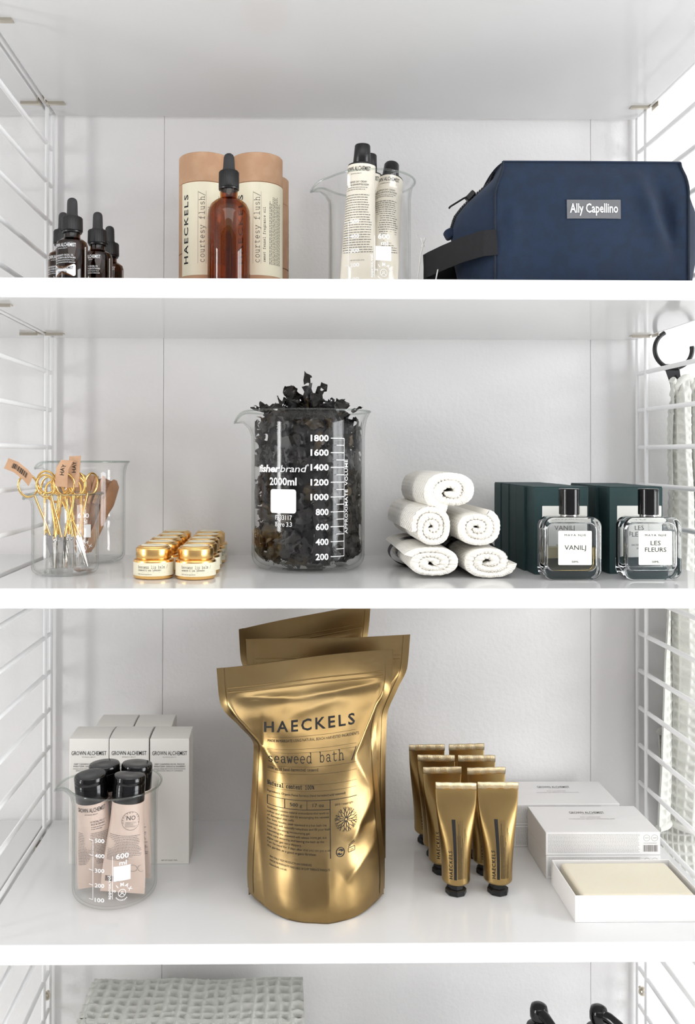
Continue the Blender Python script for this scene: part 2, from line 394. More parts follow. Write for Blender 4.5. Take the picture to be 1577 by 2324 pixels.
def compose(*ps):
    p = Print()
    for q in ps: o = len(p.v); p.v += q.v; p.f += [tuple(i+o for i in f) for f in q.f]
    return p

# ------------------------------------------------------------------ the setting
SB, SF = -.010, -.3026                       # shelf back and front
S0U, S1, S2, S3, S4 = 1.9494, 1.6753, 1.3690, 1.0195, .6745
XL, XR = -.3100, .4700                       # ladder planes
wb = thing('wall_back', (0, 0, 0), 'white papered wall behind the shelves', None); del wb['label']
wb['kind'] = 'structure'; wb['label'] = 'white papered wall behind the shelves'
seams = [-2.4, -1.85, -1.2932, -.7281, -.1631, .4094, .975, 1.54, 2.0, 2.4]
for a, b in zip(seams, seams[1:]):
    part('wallpaper_strip', boxm('wallpaper_strip', a+.0002, b-.0002, 0, .02, 0, 2.6, M['wall'], .0005, 1), wb)
part('wall_core', boxm('wall_core', -2.4, 2.4, .02, .1, 0, 2.6, M['room'], 0), wb)
struct('floor', boxm('floor', -2.4, 2.4, -3.0, .1, -.05, 0, M['floor'], 0), 'pale floor of the room')
struct('ceiling', boxm('ceiling', -2.4, 2.4, -3.0, .1, 2.6, 2.65, M['room'], 0), 'white ceiling of the room')
def addbox(g, x0, x1, y0, y1, z0, z1, mi=0):
    g.add([(x0, y0, z0), (x1, y0, z0), (x1, y1, z0), (x0, y1, z0), (x0, y0, z1), (x1, y0, z1), (x1, y1, z1), (x0, y1, z1)],
          [(0, 3, 2, 1), (4, 5, 6, 7), (0, 1, 5, 4), (1, 2, 6, 5), (2, 3, 7, 6), (3, 0, 4, 7)], mi); return g
def wall_with_window(name, fixed, lo, hi, w0, w1, z0, z1, axis, label):
    g = G()
    for a, b, c, d in ((lo, w0, 0, 2.6), (w1, hi, 0, 2.6), (w0, w1, 0, z0), (w0, w1, z1, 2.6)):
        addbox(g, fixed[0], fixed[1], a, b, c, d) if axis == 'x' else addbox(g, a, b, fixed[0], fixed[1], c, d)
    struct(name, g.mesh(name, M['room'], 0), label)
def window(name, fixed, w0, w1, z0, z1, nx, axis, label):
    g = G(); t = .035
    def bar(a, b, c, d, e=0):
        addbox(g, fixed[0]+e, fixed[1]-e, a, b, c, d) if axis == 'x' else addbox(g, a, b, fixed[0]+e, fixed[1]-e, c, d)
    bar(w0, w1, z0, z0+t); bar(w0, w1, z1-t, z1); bar(w0, w0+t, z0+t, z1-t); bar(w1-t, w1, z0+t, z1-t)
    for i in range(1, nx): x = w0+(w1-w0)*i/nx; bar(x-.018, x+.018, z0+t, z1-t, .004)
    zc = z0+(z1-z0)*.62; bar(w0+t, w1-t, zc-.016, zc+.016, .008)
    struct(name, g.mesh(name, M['frame'], 0), label)
wall_with_window('wall_right', (2.4, 2.46), -3.0, .1, -2.1, -.8, .60, 2.20, 'x', 'plain wall far to the right, with a window')
wall_with_window('wall_left', (-2.46, -2.4), -3.0, .1, -1.625, -1.175, .60, 2.20, 'x', 'plain wall far to the left, with a window')
struct('wall_front', boxm('wall_front', -2.4, 2.4, -3.06, -3.0, 0, 2.6, M['farwall'], 0), 'grey wall opposite the shelves')
window('window_1', (2.31, 2.35), -2.1, -.8, .60, 2.20, 2, 'x', 'white window frame with bars, right')
window('window_2', (-2.35, -2.31), -1.625, -1.175, .60, 2.20, 1, 'x', 'white window frame with bars, left')

# ladders
def ladder(x, dz, sgn, label):
    t = thing('wire_ladder', (x, 0, 0), label, 'shelf ladder', 'wire ladders')
    z0, z1 = .08, 2.06
    for y in (-.0065, -.0345, -.280, -.308): part('upright', sweep('upright', [(0, y, z0), (0, y, z1)], .0026, M['wire'], 12), t)
    rm = sweep('rung', [(0, -.3045, 0), (0, -.011, 0)], .0030, M['wire'], 12)
    for k in range(-3, 37):
        z = 1.905-.04931*k+dz
        if z0+.01 < z < z1-.01: part('rung', rm, t, (-sgn*.0012, 0, z))
    for z in (.797+dz,):
        bm_ = part('wall_bolt', lathe('wall_bolt', [(0, .0135), (.0030, .0133), (.0042, .012), (.0042, .010), (.0060, .0098), (.0060, .0085), (.0022, .0084), (.0022, 0), (0, 0)], M['nickel'], 12), t, (0, -.0065-.0075, z), (PI/2, 0, 0), 'nickel wall bolt')
    return t
ladder(XL, 0, 1, 'white wire ladder panel on the left, between the two shelf bays')
ladder(XR, .0013, -1, 'white wire ladder panel on the right, beside the hanging towel')
# shelves
def shelf(x0, x1, zt, label, deep=0):
    o = part('shelf', boxm('shelf', x0, x1, SF-deep, SB, zt-.02, zt, M['shelf'], .0012, 3)); return tag(o, label, 'shelf', 'white lacquered shelves')
MX0, MX1 = XL+.0055, XR-.0050
shelf(MX0, MX1, S0U+.02, 'topmost white shelf, seen from below at the top of the picture', .02)
shelf(MX0, MX1, S1, 'white shelf carrying the blue wash bag and the cardboard tubes')
shelf(MX0, MX1, S2, 'white shelf carrying the seaweed beaker and the rolled towels')
shelf(MX0, MX1, S3, 'white shelf carrying the gold pouches and the soap boxes')
shelf(MX0, MX1, S4, 'lowest white shelf, under the folded waffle towel and pump bottles')
NX0, NX1 = XL-.78, XL-.0055
shelf(NX0, NX1, S0U+.02, 'topmost white shelf of the neighbouring bay left of the ladder', .02)
shelf(NX0, NX1, S1, 'neighbouring white shelf left of the ladder, level with the blue bag shelf')
shelf(NX0, NX1, S2, 'neighbouring white shelf left of the ladder, level with the seaweed beaker shelf')
shelf(NX0, NX1, S3, 'neighbouring white shelf left of the ladder, level with the gold pouch shelf')
# brackets: saddle clipped on the rung, a wing under each shelf
def bracket(loc, wings, label):
    t = thing('shelf_bracket', loc, label, 'bracket', 'nickel shelf brackets')
    g = G()
    addbox(g, -.0052, .0052, -.010, .010, .0035, .0050)
    for s in (-1, 1): addbox(g, s*.0047-.0006, s*.0047+.0006, -.010, .010, -.004, .0045)
    part('saddle', g.mesh('saddle', M['nickel'], 0), t)
    for s in wings:
        g = G(); a, b = sorted((s*.0047, s*.0275))
        addbox(g, a, b, -.006, .004, -.0042, -.0030); addbox(g, a, b, -.006, -.0048, -.0064, -.0042)
        part('wing', g.mesh('wing', M['nickel'], 0), t)
    return t
for nm, zu in (('topmost', S0U), ('blue bag', S1-.02), ('seaweed beaker', S2-.02), ('gold pouch', S3-.02)):
    for x, w, sd in ((XL, (-1, 1), 'left'), (XR, (-1,) if True else (), 'right')):
        for y, fb in ((-.052, 'back'), (-.262, 'front')):
            bracket((x, y, zu+.0030), w, f'small nickel bracket under the {nm} shelf, {sd} {fb} corner')

# ------------------------------------------------------------------ dropper bottles
def ribbed(n, depth, k0, k1):
    def mod(p, a, k):
        if k0 <= k <= k1:
            s = 1-depth*(.5+.5*math.cos(a*n)); return (p[0]*s, p[1]*s, p[2])
        return p
    return mod
def hatch(R, th, z0, z1, n, wd, parent, mat):
    p = Print()
    for i in range(n):
        z = z0+(z1-z0)*i/n; h = (z1-z0)/n
        p._put([(-wd/2, 0), (wd/2, h*.7), (wd/2, h*1.2), (-wd/2, h*.5)], [(0, 1, 2, 3)], 0, z, 0)
    p.put('edge_hatching', cyl(R, th), mat, parent)
def small_dropper(loc, label, rz, tester):
    t = thing('dropper_bottle', loc, label, 'bottle', 'small amber dropper bottles', (0, 0, rz))
    R = .0167
    part('glass_body', lathe('glass_body', [(0, .0008), (.0145, .0006), (.0160, .0016), (R, .004), (R, .0500), (.0155, .0540), (.0120, .0568), (.0092, .0580), (.0085, .0600), (.0085, .0665), (.0070, .0668),
        (.0070, .0600), (.0100, .0560), (.0138, .0530), (.0152, .0495), (.0152, .0045), (.0135, .0030), (0, .0030)], M['amber_d'], 40), t)
    part('oil', lathe('oil', [(0, .0034), (.0132, .0034), (.0148, .005), (.0148, .0455), (0, .0455)], M['amber_liquid'], 32), t)
    part('neck_ring', lathe('neck_ring', [(.0080, .0640), (.0100, .0640), (.0104, .0648), (.0104, .0658), (.0080, .0660)], M['blackp'], 32), t)
    part('collar', lathe('collar', [(.0070, .0662), (.0112, .0662), (.0114, .0668), (.0112, .0800), (.0102, .0812), (.0062, .0816), (0, .0816)], M['blackp'], 96, .6, ribbed(32, .05, 2, 3)), t)
    part('rubber_bulb', lathe('rubber_bulb', [(0, .0812), (.0064, .0812), (.0064, .0835), (.0058, .0842), (.0055, .0960), (.0052, .0990), (.0042, .1010), (.0024, .1021), (0, .1024)], M['rubber'], 32, 1.2), t)
    p = Print()
    p.text('GROWN ALCHEMIST', 0, .0462, .0038, .0300, w=.012)
    p.text('BOTANICAL BEAUTY', 0, .0440, .0011, .0125)
    p.text('ANTIOXIDANT+ FACIAL OIL', 0, .0362, .0019, .0250, w=.01); p.text('BORAGO, ROSEHIP & BUCKTHORN', 0, .0335, .0019, .0290, w=.01)
    p.text('HUILE DE VISAGE ANTIOXYDANT PLUS', 0, .0312, .0012, .0270, w=.01); p.text('BOURRACHE, CYNORRHODON ET ARGOUSIER', 0, .0289, .0012, .0290, w=.01)
    p.put('front_print', cyl(R+.00012), M['whiteink'], t)
    hatch(R+.00012, 1.62, .004, .048, 40, .0022, t, M['whiteink'])
    if tester:
        patch('tester_label', cyl(R+.00025), -.0150, .0150, .0148, .0278, M['whitelabel'], t, rad=.0022)
        q = Print().text('GROWN ALCHEMIST', 0, .0222, .0028, .0250, w=.004); q.text('TESTER', 0, .0175, .0026, .0120)
        q.put('tester_print', cyl(R+.0004), M['ink'], t)
    return t
small_dropper((-.2307, -.222, S1), 'amber dropper bottle with a white tester label, front of the left group', -.42, True)
small_dropper((-.2545, -.166, S1), 'amber dropper bottle mostly hidden behind the tester bottle, next to the ladder', -.30, False)
small_dropper((-.2150, -.168, S1), 'amber dropper bottle just right of the tester bottle', -.50, False)
small_dropper((-.2135, -.108, S1), 'rearmost small amber dropper bottle, only its right edge showing', -.30, False)

def big_dropper():
    t = thing('large_dropper_bottle', (-.0634, -.200, S1), 'tall amber glass dropper bottle standing before the cardboard tubes', 'bottle')
    R = .0236
    part('glass_body', lathe('glass_body', [(0, .001), (.021, .0006), (.0228, .0018), (R, .0045), (R, .0880), (.0228, .0955), (.0200, .1020), (.0150, .1065), (.0105, .1085), (.0098, .1105), (.0098, .1200), (.0082, .1203),
        (.0082, .1100), (.0135, .1050), (.0185, .1003), (.0212, .0945), (.0220, .0880), (.0220, .006), (.020, .004), (0, .004)], M['amber'], 64), t)
    part('oil', lathe('oil', [(0, .0045), (.0195, .0045), (.0216, .0065), (.0216, .0130), (0, .0130)], M['amber_liquid'], 40), t)
    part('pipette', lathe('pipette', [(.0022, .015), (.0034, .022), (.0034, .118), (.0026, .118), (.0026, .024), (.0014, .015)], M['amber'], 20), t)
    part('neck_ring', lathe('neck_ring', [(.0095, .1185), (.0110, .1185), (.0114, .1193), (.0114, .1203), (.0095, .1206)], M['blackp'], 40), t)
    part('collar', lathe('collar', [(.0080, .1208), (.0112, .1208), (.0115, .1216), (.0113, .1375), (.0102, .1390), (.0070, .1394), (0, .1394)], M['blackp'], 120, .6, ribbed(40, .045, 2, 3)), t)
    part('rubber_bulb', lathe('rubber_bulb', [(0, .1390), (.0070, .1390), (.0070, .1415), (.0066, .1430), (.0060, .1520), (.0058, .1548), (.0047, .1574), (.0028, .1588), (0, .1592)], M['rubber'], 32, 1.2), t)
big_dropper()

# ------------------------------------------------------------------ cardboard tubes
def kraft_tube(loc, label, rz):
    t = thing('cardboard_tube', loc, label, 'cardboard tube', 'kraft cardboard tubes', (0, 0, rz))
    R, H = .0303, .1720
    part('tube', lathe('tube', [(0, 0), (R-.0006, 0), (R, .0006), (R, .0570), (R-.0012, .0574), (R-.0012, .0580), (R, .0584), (R, .1380), (R-.0012, .1382), (0, .1382)], M['kraft'], 64), t)
    part('lid', lathe('lid', [(0, .1384), (R-.0003, .1384), (R, .1387), (R, H-.0010), (R-.0008, H), (R-.0022, H), (R-.0030, H-.0015), (0, H-.0015)], M['kraft'], 64), t)
    patch('paper_label', cyl(R+.00015), -.0275, .0520, .0310, .1375, M['cream'], t, nu=40, nv=3)
    p = Print()
    p.text('HAECKELS', -.0172, .0445, .0062, .0795, 'l', .015, 1.25, PI/2)
    p.type('courtesy flush/', .0030, .0450, .0062, .00545, wt=.05, rot=PI/2)
    p.type('sweet fennel fragrance oil', .0100, .0460, .0028, .00245, wt=.08, rot=PI/2)
    p.line(-.0045, .044, -.0045, .127, .00018); p.line(.0048, .044, .0048, .127, .00018)
    q = Print(); q.para(.0440, .1240, -.0150, -.0330, 8, .42, PI/2, 5)
    compose(p, q).put('label_print', cyl(R+.0003), M['ink'], t, fine=.006)
    return t
kraft_tube((-.0955, -.1400, S1), 'left kraft cardboard tube with cream label, at the left end of the trio', -.02)
kraft_tube((-.0345, -.1400, S1), 'right front kraft cardboard tube, half behind the tall amber dropper bottle', .04)
kraft_tube((-.0272, -.0630, S1), 'rear kraft cardboard tube peeking out behind the right one', 2.4)

# ------------------------------------------------------------------ beakers
def beaker(name, loc, R, H, label, cat='beaker', rz=0, spout_dir=PI*1.5, flare=.0045, sp=.016, wall=.0018, base=.0030):
    t = thing(name, loc, label, cat, 'glass laboratory beakers', (0, 0, rz))
    rc = R*.22; prof = [(0, .0012), (R*.5, .0008)]
    for i in range(7): a = PI/2*i/6; prof.append((R-rc+rc*math.sin(a), rc-rc*math.cos(a)*.98))
    for z in (.3, .55, .75): prof.append((R, H*z))
    prof += [(R, H*.84), (R+flare*.12, H*.90), (R+flare*.40, H*.95), (R+flare*.85, H*.985), (R+flare, H*.995), (R+flare*.9, H), (R+flare*.6, H*.997)]
    prof += [(R+flare*.40-wall*.7, H*.965), (R+flare*.1-wall, H*.91), (R-wall, H*.84), (R-wall, H*.55), (R-wall, H*.3)]
    for i in range(6, -1, -1): a = PI/2*i/6; prof.append((R-rc+(rc-wall)*math.sin(a), rc+(base-.0008)-rc*math.cos(a)*.9))
    prof.append((0, base+rc*.1))
    def mod(p, a, k):
        d = (a-spout_dir+PI) % (2*PI)-PI; z = p[2]/H
        if z > .80:
            w = math.exp(-(d/.26)**2)*((z-.80)/.20)**2.2
            r = math.hypot(p[0], p[1]); s = (r+sp*w)/r
            z2 = p[2]-.10*H*w*math.exp(-(d/.2)**2)*(.5 if z < .97 else .75)
            return (p[0]*s, p[1]*s, z2)
        return p
    part('glass_wall', lathe('glass_wall', prof, M['glass'], 96, 1.2, mod), t, label='clear borosilicate glass with a pouring spout')
    rim = [mod(((R+flare)*math.sin(a), -(R+flare)*math.cos(a), H*.998), a, 0) for a in [2*PI*i/120 for i in range(120)]]
    part('rim_bead', sweep('rim_bead', rim, .0011, M['rim'], 10, True), t)
    return t
def simax_print(t, R, th_scale, th_vol):
    p = Print()
    u0 = th_scale*R; z = {500: .0760, 400: .0602, 300: .0447, 200: .0292, 100: .0140}
    for k, zz in z.items():
        p.text(str(k), u0+.0022, zz-.0018, .0040, .0105, 'l', .02); p.line(u0-.0048, zz+.0006, u0, zz, .0006)
    p.line(u0, .0140, u0, .0760, .0006)
    u1 = th_vol*R
    p.text('600', u1+.0035, .0568, .0052, .0135, 'l', .02); p.text('ml', u1+.0070, .0500, .0045, .0078, 'l', .02)
    p.line(u1, .0150, u1, .0600, .0005); p.rect(u1+.0010, u1+.0190, .0335, .0490, 6, 2)
    p.text('approx.vol.', u1-.0018, .0150, .0030, .0260, 'l', .015, 1, PI/2)
    cx, cy = u1+.0100, .0205
    for i, ch in enumerate('SIMAX'):
        a = math.radians(160-35*i); p.text(ch, cx+.0072*math.cos(a), cy+.0072*math.sin(a), .0036, None, 'c', .02, 1, a-PI/2)
    p.ring(cx, cy, .0042, .0006); p.ring(cx, cy+.0008, .0013, .0005, 12); p.line(cx-.0026, cy-.0022, cx, cy, .0006); p.line(cx+.0026, cy-.0022, cx, cy, .0006)
    for i in range(9): a = math.radians(215+12*i); p.rect(cx+.0074*math.cos(a)-.0004, cx+.0074*math.cos(a)+.0004, cy+.0074*math.sin(a)-.0007, cy+.0074*math.sin(a)+.0007)
    p.put('graduation_print', cyl(R+.0002), M['whiteink'], t, fine=.005, label='white graduation marks')
SPL = PI*1.5
b1 = beaker('tube_beaker', (.0936, -.190, S1), .0458, .1300, 'clear glass beaker holding the cream tubes on the blue bag shelf')
simax_print(b1, .0458, -.62, .02)
b2 = beaker('scissors_beaker', (-.2440, -.1940, S2), .0362, .0890, 'small clear glass beaker full of gold scissors', flare=.0042, sp=.006)
b3 = beaker('comb_beaker', (-.2450, -.0800, S2), .0455, .1235, 'larger clear glass beaker of wooden combs behind the scissors')
simax_print(b3, .0455, -1.45, -.12)
b4 = beaker('seaweed_beaker', (.0265, -.1370, S2), .0665, .1830, 'very large glass beaker packed with dried dark seaweed', flare=.0065, sp=.014, wall=.0024, base=.004)
b5 = beaker('masque_beaker', (-.1870, -.1990, S3), .0460, .1210, 'clear glass beaker holding four rose tubes with black caps')
simax_print(b5, .0460, -.32, .14)

# big beaker print
def fisher(t):
    R = .0665; p = Print()
    zs = {200: .0195, 400: .0360, 600: .0525, 800: .0690, 1000: .0855, 1200: .1018, 1400: .1183, 1600: .1346, 1800: .1506}
    ub = .0415
    for k, z in zs.items():
        p.text(str(k), .0215, z-.0033, .0066, .0205 if k >= 1000 else .0148, 'r', .03); p.line(.0240, z, ub, z, .0009)
        if k < 1800: p.line(.0310, z+.0082, ub, z+.0082, .0009)
    p.line(ub, .0195, ub, .1506, .0007)
    p.text('APPROXIMATE  VOLUME', .0468, .0440, .0042, .0830, 'l', .015, 1.05, PI/2)
    p.text('fisher', -.0345, .1130, .0075, .0330, 'r', .035, .95, 0, .22); p.text('brand', -.0338, .1130, .0075, .0290, 'l', 0, .95, 0, .22)
    p.text('®', -.0032, .1195, .0022, None, 'l')
    p.text('2000ml', -.0315, .0985, .0080, .0340, 'c', .025)
    p.text('FB33117', -.0300, .0600, .0050, .0205, 'c', .01); p.text('Boro 3.3', -.0300, .0525, .0050, .0205, 'c', .01)
    p.put('graduation_print', cyl(R+.0002), M['whiteink'], t, fine=.006, label='white graduation marks and lettering')
    patch('writing_patch', cyl(R+.0002), -.0470, -.0150, .0672, .0938, M['whiteink'], t, rad=.0030)
fisher(b4)

# ------------------------------------------------------------------ seaweed
def seaweed():
    r = random.Random(11); g = G()
    def frond(c, d, nrm, L, W, mi, clampR, stiff=False):
        nu, nv = 4, 9; sd = r.random()*100; curl = r.uniform(-2.5, 2.5)*(.25 if stiff else 1); wav = r.uniform(1.5, 4); side = d.cross(nrm).normalized(); p = Vector(c); pts = []
        dd = d.copy(); nn = nrm.copy()
        for j in range(nv+1):
            t = j/nv; w = W*(.35+.65*math.sin(PI*min(1, t*.85+.12)))*(1+.35*math.sin(sd+t*9))
            for i in range(nu+1):
                s = i/nu*2-1; ruff = abs(s)**1.5*W*.55*math.sin(wav*t*6+sd+(2 if s > 0 else 0))
                q = p+side*(s*w)+nn*(ruff+.25*W*s*s*math.sin(sd*3+t*4))
                q += Vector((noise.noise((q.x*160+sd, q.y*160, q.z*160)), noise.noise((q.x*160, q.y*160+sd, q.z*160)), noise.noise((q.x*160, q.y*160, q.z*160+sd))))*.0022
                rr = math.hypot(q.x, q.y); lim = clampR-.0004*r.random()
                if q.z < .178 and rr > lim: q.x *= lim/rr; q.y *= lim/rr
                zf = .0062+max(0, (rr-.044)/.0165)**2*.010
                if q.z < zf: q.z = zf+.0004*r.random()
                pts.append(q)
            ang = curl/nv*(1+.6*math.sin(t*5+sd)); m = Matrix.Rotation(ang, 3, side)
            dd = (m @ dd).normalized(); nn = (m @ nn).normalized(); tw = Matrix.Rotation(r.uniform(-.25, .25), 3, dd); side = (tw @ side).normalized(); nn = (tw @ nn).normalized()
            p = p+dd*L/nv
        o = len(g.v); g.v += [tuple(q) for q in pts]
        for j in range(nv):
            for i in range(nu):
                if r.random() < .04: continue
                a = o+j*(nu+1)+i; g.f.append((a, a+1, a+nu+2, a+nu+1)); g.mi.append(mi)
    def unit():
        while 1:
            v = Vector((r.uniform(-1, 1), r.uniform(-1, 1), r.uniform(-1, 1)))
            if .05 < v.length < 1: return v.normalized()
    for k in range(420):
        th = r.random()*2*PI; z = .006+.158*r.random(); rad = r.uniform(.052, .062) if k < 290 else .055*math.sqrt(r.random())
        n = Vector((math.sin(th), -math.cos(th), 0)); d = unit(); d = (d-n*d.dot(n)*.8).normalized()
        olive_or_lit = 1 if (r.random() < .10 or (z < .05 and -2.2 < (th if th < PI else th-2*PI) < -.2 and r.random() < .5)) else 0  # scattered olive; the extra low at the left paints amber-lit fronds by colour
        frond(Vector((n.x*rad, n.y*rad, z)), d, (n+unit()*.5).normalized(), r.uniform(.018, .045), r.uniform(.004, .009), olive_or_lit, .0632)
    for k in range(260):                       # heap above the rim
        rad = .047*math.sqrt(r.random()); th = r.random()*2*PI; x, y = rad*math.sin(th), -rad*math.cos(th)
        top = max(0, 1-math.hypot(x-.002, y)/.046)
        z = .166+.036*top*(r.random()**.35)
        d = Vector((r.uniform(-1, 1), r.uniform(-1, 1), r.uniform(-.2, .55))).normalized()
        frond(Vector((x, y, z)), d, unit(), r.uniform(.014, .028), r.uniform(.003, .0065), 1 if r.random() < .18 else 0, .060)
    for (x, y, z, dx, dz, L, W) in ((-.002, -.018, .190, .10, 1, .040, .0070), (-.016, -.02, .184, -.25, .9, .030, .0085), (.005, -.022, .188, .35, .8, .030, .0075), (.012, -.02, .186, .9, .12, .036, .0065), (-.028, -.02, .182, -.8, .3, .030, .0065), (-.010, -.005, .190, -.5, .9, .026, .008), (.020, -.01, .182, .7, .6, .026, .007), (-.020, -.015, .190, -.3, .8, .022, .005), (.016, -.020, .196, 1, -.5, .034, .003), (-.042, -.02, .185, -1, .1, .022, .004), (-.052, -.01, .184, -.8, .2, .016, .002), (.050, -.02, .182, 1, .5, .014, .0022), (-.030, -.03, .186, -.4, 1, .016, .0016)):
        frond(Vector((x, y, z)), Vector((dx, 0, dz)).normalized(), Vector((0, -1, .2)).normalized(), L, W, 0, .08, True)
    lathe_into(g, [(0, .009), (.030, .009), (.046, .018), (.0500, .04), (.048, .08), (.0500, .12), (.047, .155), (.046, .168), (.036, .176), (.024, .185), (.012, .193), (0, .196)], 40, 0,
               lambda p, a, k: tuple(Vector(p)*(1+.10*noise.noise((p[0]*70, p[1]*70, p[2]*70))) if k else p))
    o = part('dried_seaweed', g.mesh('dried_seaweed', [M['weed'], M['weed2']], 1.2), None, (.0265, -.1370, S2))
    tag(o, 'dark crinkled dried seaweed heaped in the very large beaker', 'seaweed', None, 'stuff')
seaweed()

# ------------------------------------------------------------------ squeeze tubes
def tube_sections(R, L, wide=1.42, z0=0, flatb=.0009, ease=1.0, k0=.02):
    """flat seam at z0, round at z0+L"""
    def sec(v):
        t = min(1, max(0, (v-z0)/L)); e = sm(k0, 1.0, t)**ease
        return R*(wide+(1-wide)*e), flatb+(R-flatb)*math.sin(e*PI/2)
    return sec
def tube_mesh(name, sec, z0, z1, mat, n=48, nv=26, wob=0, seed=0, cap0=True, cap1=True):
    g = G()
    def fn(u, v):
        z = z0+(z1-z0)*v; a, b = sec(z); t = u*2*PI
        x, y = a*math.sin(t), -b*math.cos(t)
        if wob: y += wob*noise.noise((x*60+seed, z*45, seed))*(1-sm(.7, 1, v))*(1 if y < 0 else -1)*min(1, b/.004)
        return (x, y, z)
    g.grid(n, nv, fn, 0, True)
    g.f.append(tuple(range(n))[::-1]); g.mi.append(0); o = nv*n; g.f.append(tuple(o+i for i in range(n))); g.mi.append(0)
    return g.mesh(name, mat, .9)
def sec_map(sec, off=.00025, th0=0):
    def fn(u, v):
        a, b = sec(v); s = math.sqrt((a*a+b*b)/2); t = th0+u/max(s, b); return ((a+off)*math.sin(t), -(b+off)*math.cos(t), v)
    return fn
def orient(o, base, top, spin=0):
    ax = (Vector(top)-Vector(base)).normalized(); q = Vector((0, 0, 1)).rotation_difference(ax)
    o.location = base; o.rotation_euler = (q.to_matrix() @ Matrix.Rotation(spin, 3, 'Z')).to_euler()
def cream_tube(base, top, spin, label):
    t = thing('cream_tube', base, label, 'tube', 'cream hand-cream tubes in the beaker'); orient(t, base, top, spin)
    L, R = .132, .0153; sec = tube_sections(R, L, 1.36, .004)
    part('crimped_seam', boxm('crimped_seam', -R*1.36, R*1.36, -.0009, .0009, 0, .0055, M['creamtube'], .0003), t)
    part('tube_body', tube_mesh('tube_body', sec, .004, .1365, M['creamtube'], wob=.0009, seed=len(label)), t)
    part('shoulder', lathe('shoulder', [(R, .1363), (R-.0002, .1380), (R-.003, .1395), (.0085, .1407), (0, .1407)], M['blackp'], 40), t)
    part('screw_cap', lathe('screw_cap', [(0, .1400), (.0094, .1400), (.0098, .1407), (.0086, .1595), (.0078, .1607), (0, .1607)], M['blackp'], 40), t)
    p = Print(); p.text('GROWN ALCHEMIST', -.001, .1285, .0048, .0330, w=.006); p.text('BOTANICAL BEAUTY', -.001, .1250, .0011, .0130)
    p.text('AGE-REPAIR DAY CREAM', -.001, .1155, .0020, .0240); p.text('BULGARIAN GERANIUM BLOSSOM', -.001, .1125, .0020, .0290)
    q = Print(); q.para(-.0140, .0140, .1110, .1065, 2, .34, 0, 7, .2); q.para(-.0160, .0160, .1030, .0400, 24, .34, 0, 9, .12); q.text('NET WT 2.3 OZ / 65 ML', 0, .0330, .0011, .0120)
    compose(p).put('brand_print', sec_map(sec), M['ink'], t); q.put('small_print', sec_map(sec), M['greyink'], t)
    return t
zb = S1+.0075
cream_tube((.0790, -.1990, zb), (.0843, -.2040, zb+.1607), -.42, 'tallest cream tube standing upright in the beaker, cap high above the rim')
cream_tube((.0870, -.1680, zb), (.0945, -.1740, zb+.1580), -.2, 'cream tube hidden behind the tallest one in the beaker')
cream_tube((.1010, -.2130, zb), (.1210, -.1660, zb+.1500), -.35, 'cream tube leaning to the right in the beaker, cap at the rim')

def rose_tube(base, top, spin, label, back=False):
    t = thing('rose_tube', base, label, 'tube', 'rose tubes with black caps in the beaker'); orient(t, base, top, spin)
    L, R = .092, .0172; sec = tube_sections(R, L, 1.40, .004)
    part('crimped_seam', boxm('crimped_seam', -R*1.40, R*1.40, -.0009, .0009, 0, .0060, M['pinktube'], .0003), t)
    part('tube_body', tube_mesh('tube_body', sec, .004, .0970, M['pinktube'], wob=.0012, seed=len(label)), t)
    c = part('flip_cap', lathe('flip_cap', [(0, .0965), (.0174, .0965), (.0176, .0972), (.0174, .1150), (.0172, .1154), (.0174, .1158), (.0172, .1218), (.0164, .1232), (.0130, .1237), (.006, .1233), (0, .1232)], M['gloss'], 48, .8), t)
    p = Print()
    if back:
        p.ring(.008, .0795, .0098, .0003, 30); p.text('NO', .008, .0805, .0044, .0095, w=.005); q = Print()
        for i, ch in enumerate('HEALTHY SKIN'):
            a = math.radians(195-19*i); p.text(ch, .008+.0078*math.cos(a), .0795+.0078*math.sin(a), .0016, None, 'c', 0, 1, a-PI/2)
        q.para(.002, .015, .0785, .0725, 7, .4, 0, 4, .4)
        q.para(-.016, .019, .0640, .0405, 13, .34, 0, 21, .12); q.para(-.016, .012, .0405, .0340, 4, .34, 0, 25, .4)
        for x in (.0080, .0160): q.ring(x, .0270, .0038, .0003, 20)
        p.barcode(-.016, -.003, .0110, .0170)
    else:
        p.text('GROWN ALCHEMIST', 0, .0885, .0044, .0330, w=.006); p.text('BOTANICAL BEAUTY', 0, .0855, .0011, .0140)
        p.text('DEEP CLEANSING FACIAL MASQUE', 0, .0770, .0019, .0310); p.text('WHEATGERM, GINKGO & CRANBERRY', 0, .0742, .0019, .0310)
        q = Print(); q.para(-.015, .015, .0725, .0680, 2, .36, 0, 3, .2); q.para(-.0180, .0190, .0655, .0260, 21, .36, 0, 6, .12); q.para(-.004, .010, .018, .0162, 1, .5, 0, 2)
    p.put('brand_print', sec_map(sec), M['ink'], t); q.put('small_print', sec_map(sec), M['greyink'], t)
    return t
zb = S3+.0110
rose_tube((-.2010, -.2075, zb), (-.2120, -.2110, zb+.1237), .10, 'front left rose tube with a glossy black cap, in the beaker')
rose_tube((-.1745, -.2215, zb), (-.1690, -.2120, zb+.1160), -.06, 'front right rose tube with a round stamp, in the beaker', True)
rose_tube((-.1970, -.1800, zb), (-.2030, -.1790, zb+.1200), .2, 'rear left rose tube, only its black cap clear of the others')
rose_tube((-.1735, -.1845, zb), (-.1665, -.1775, zb+.1220), -.2, 'rear right rose tube with its black cap near the beaker rim')

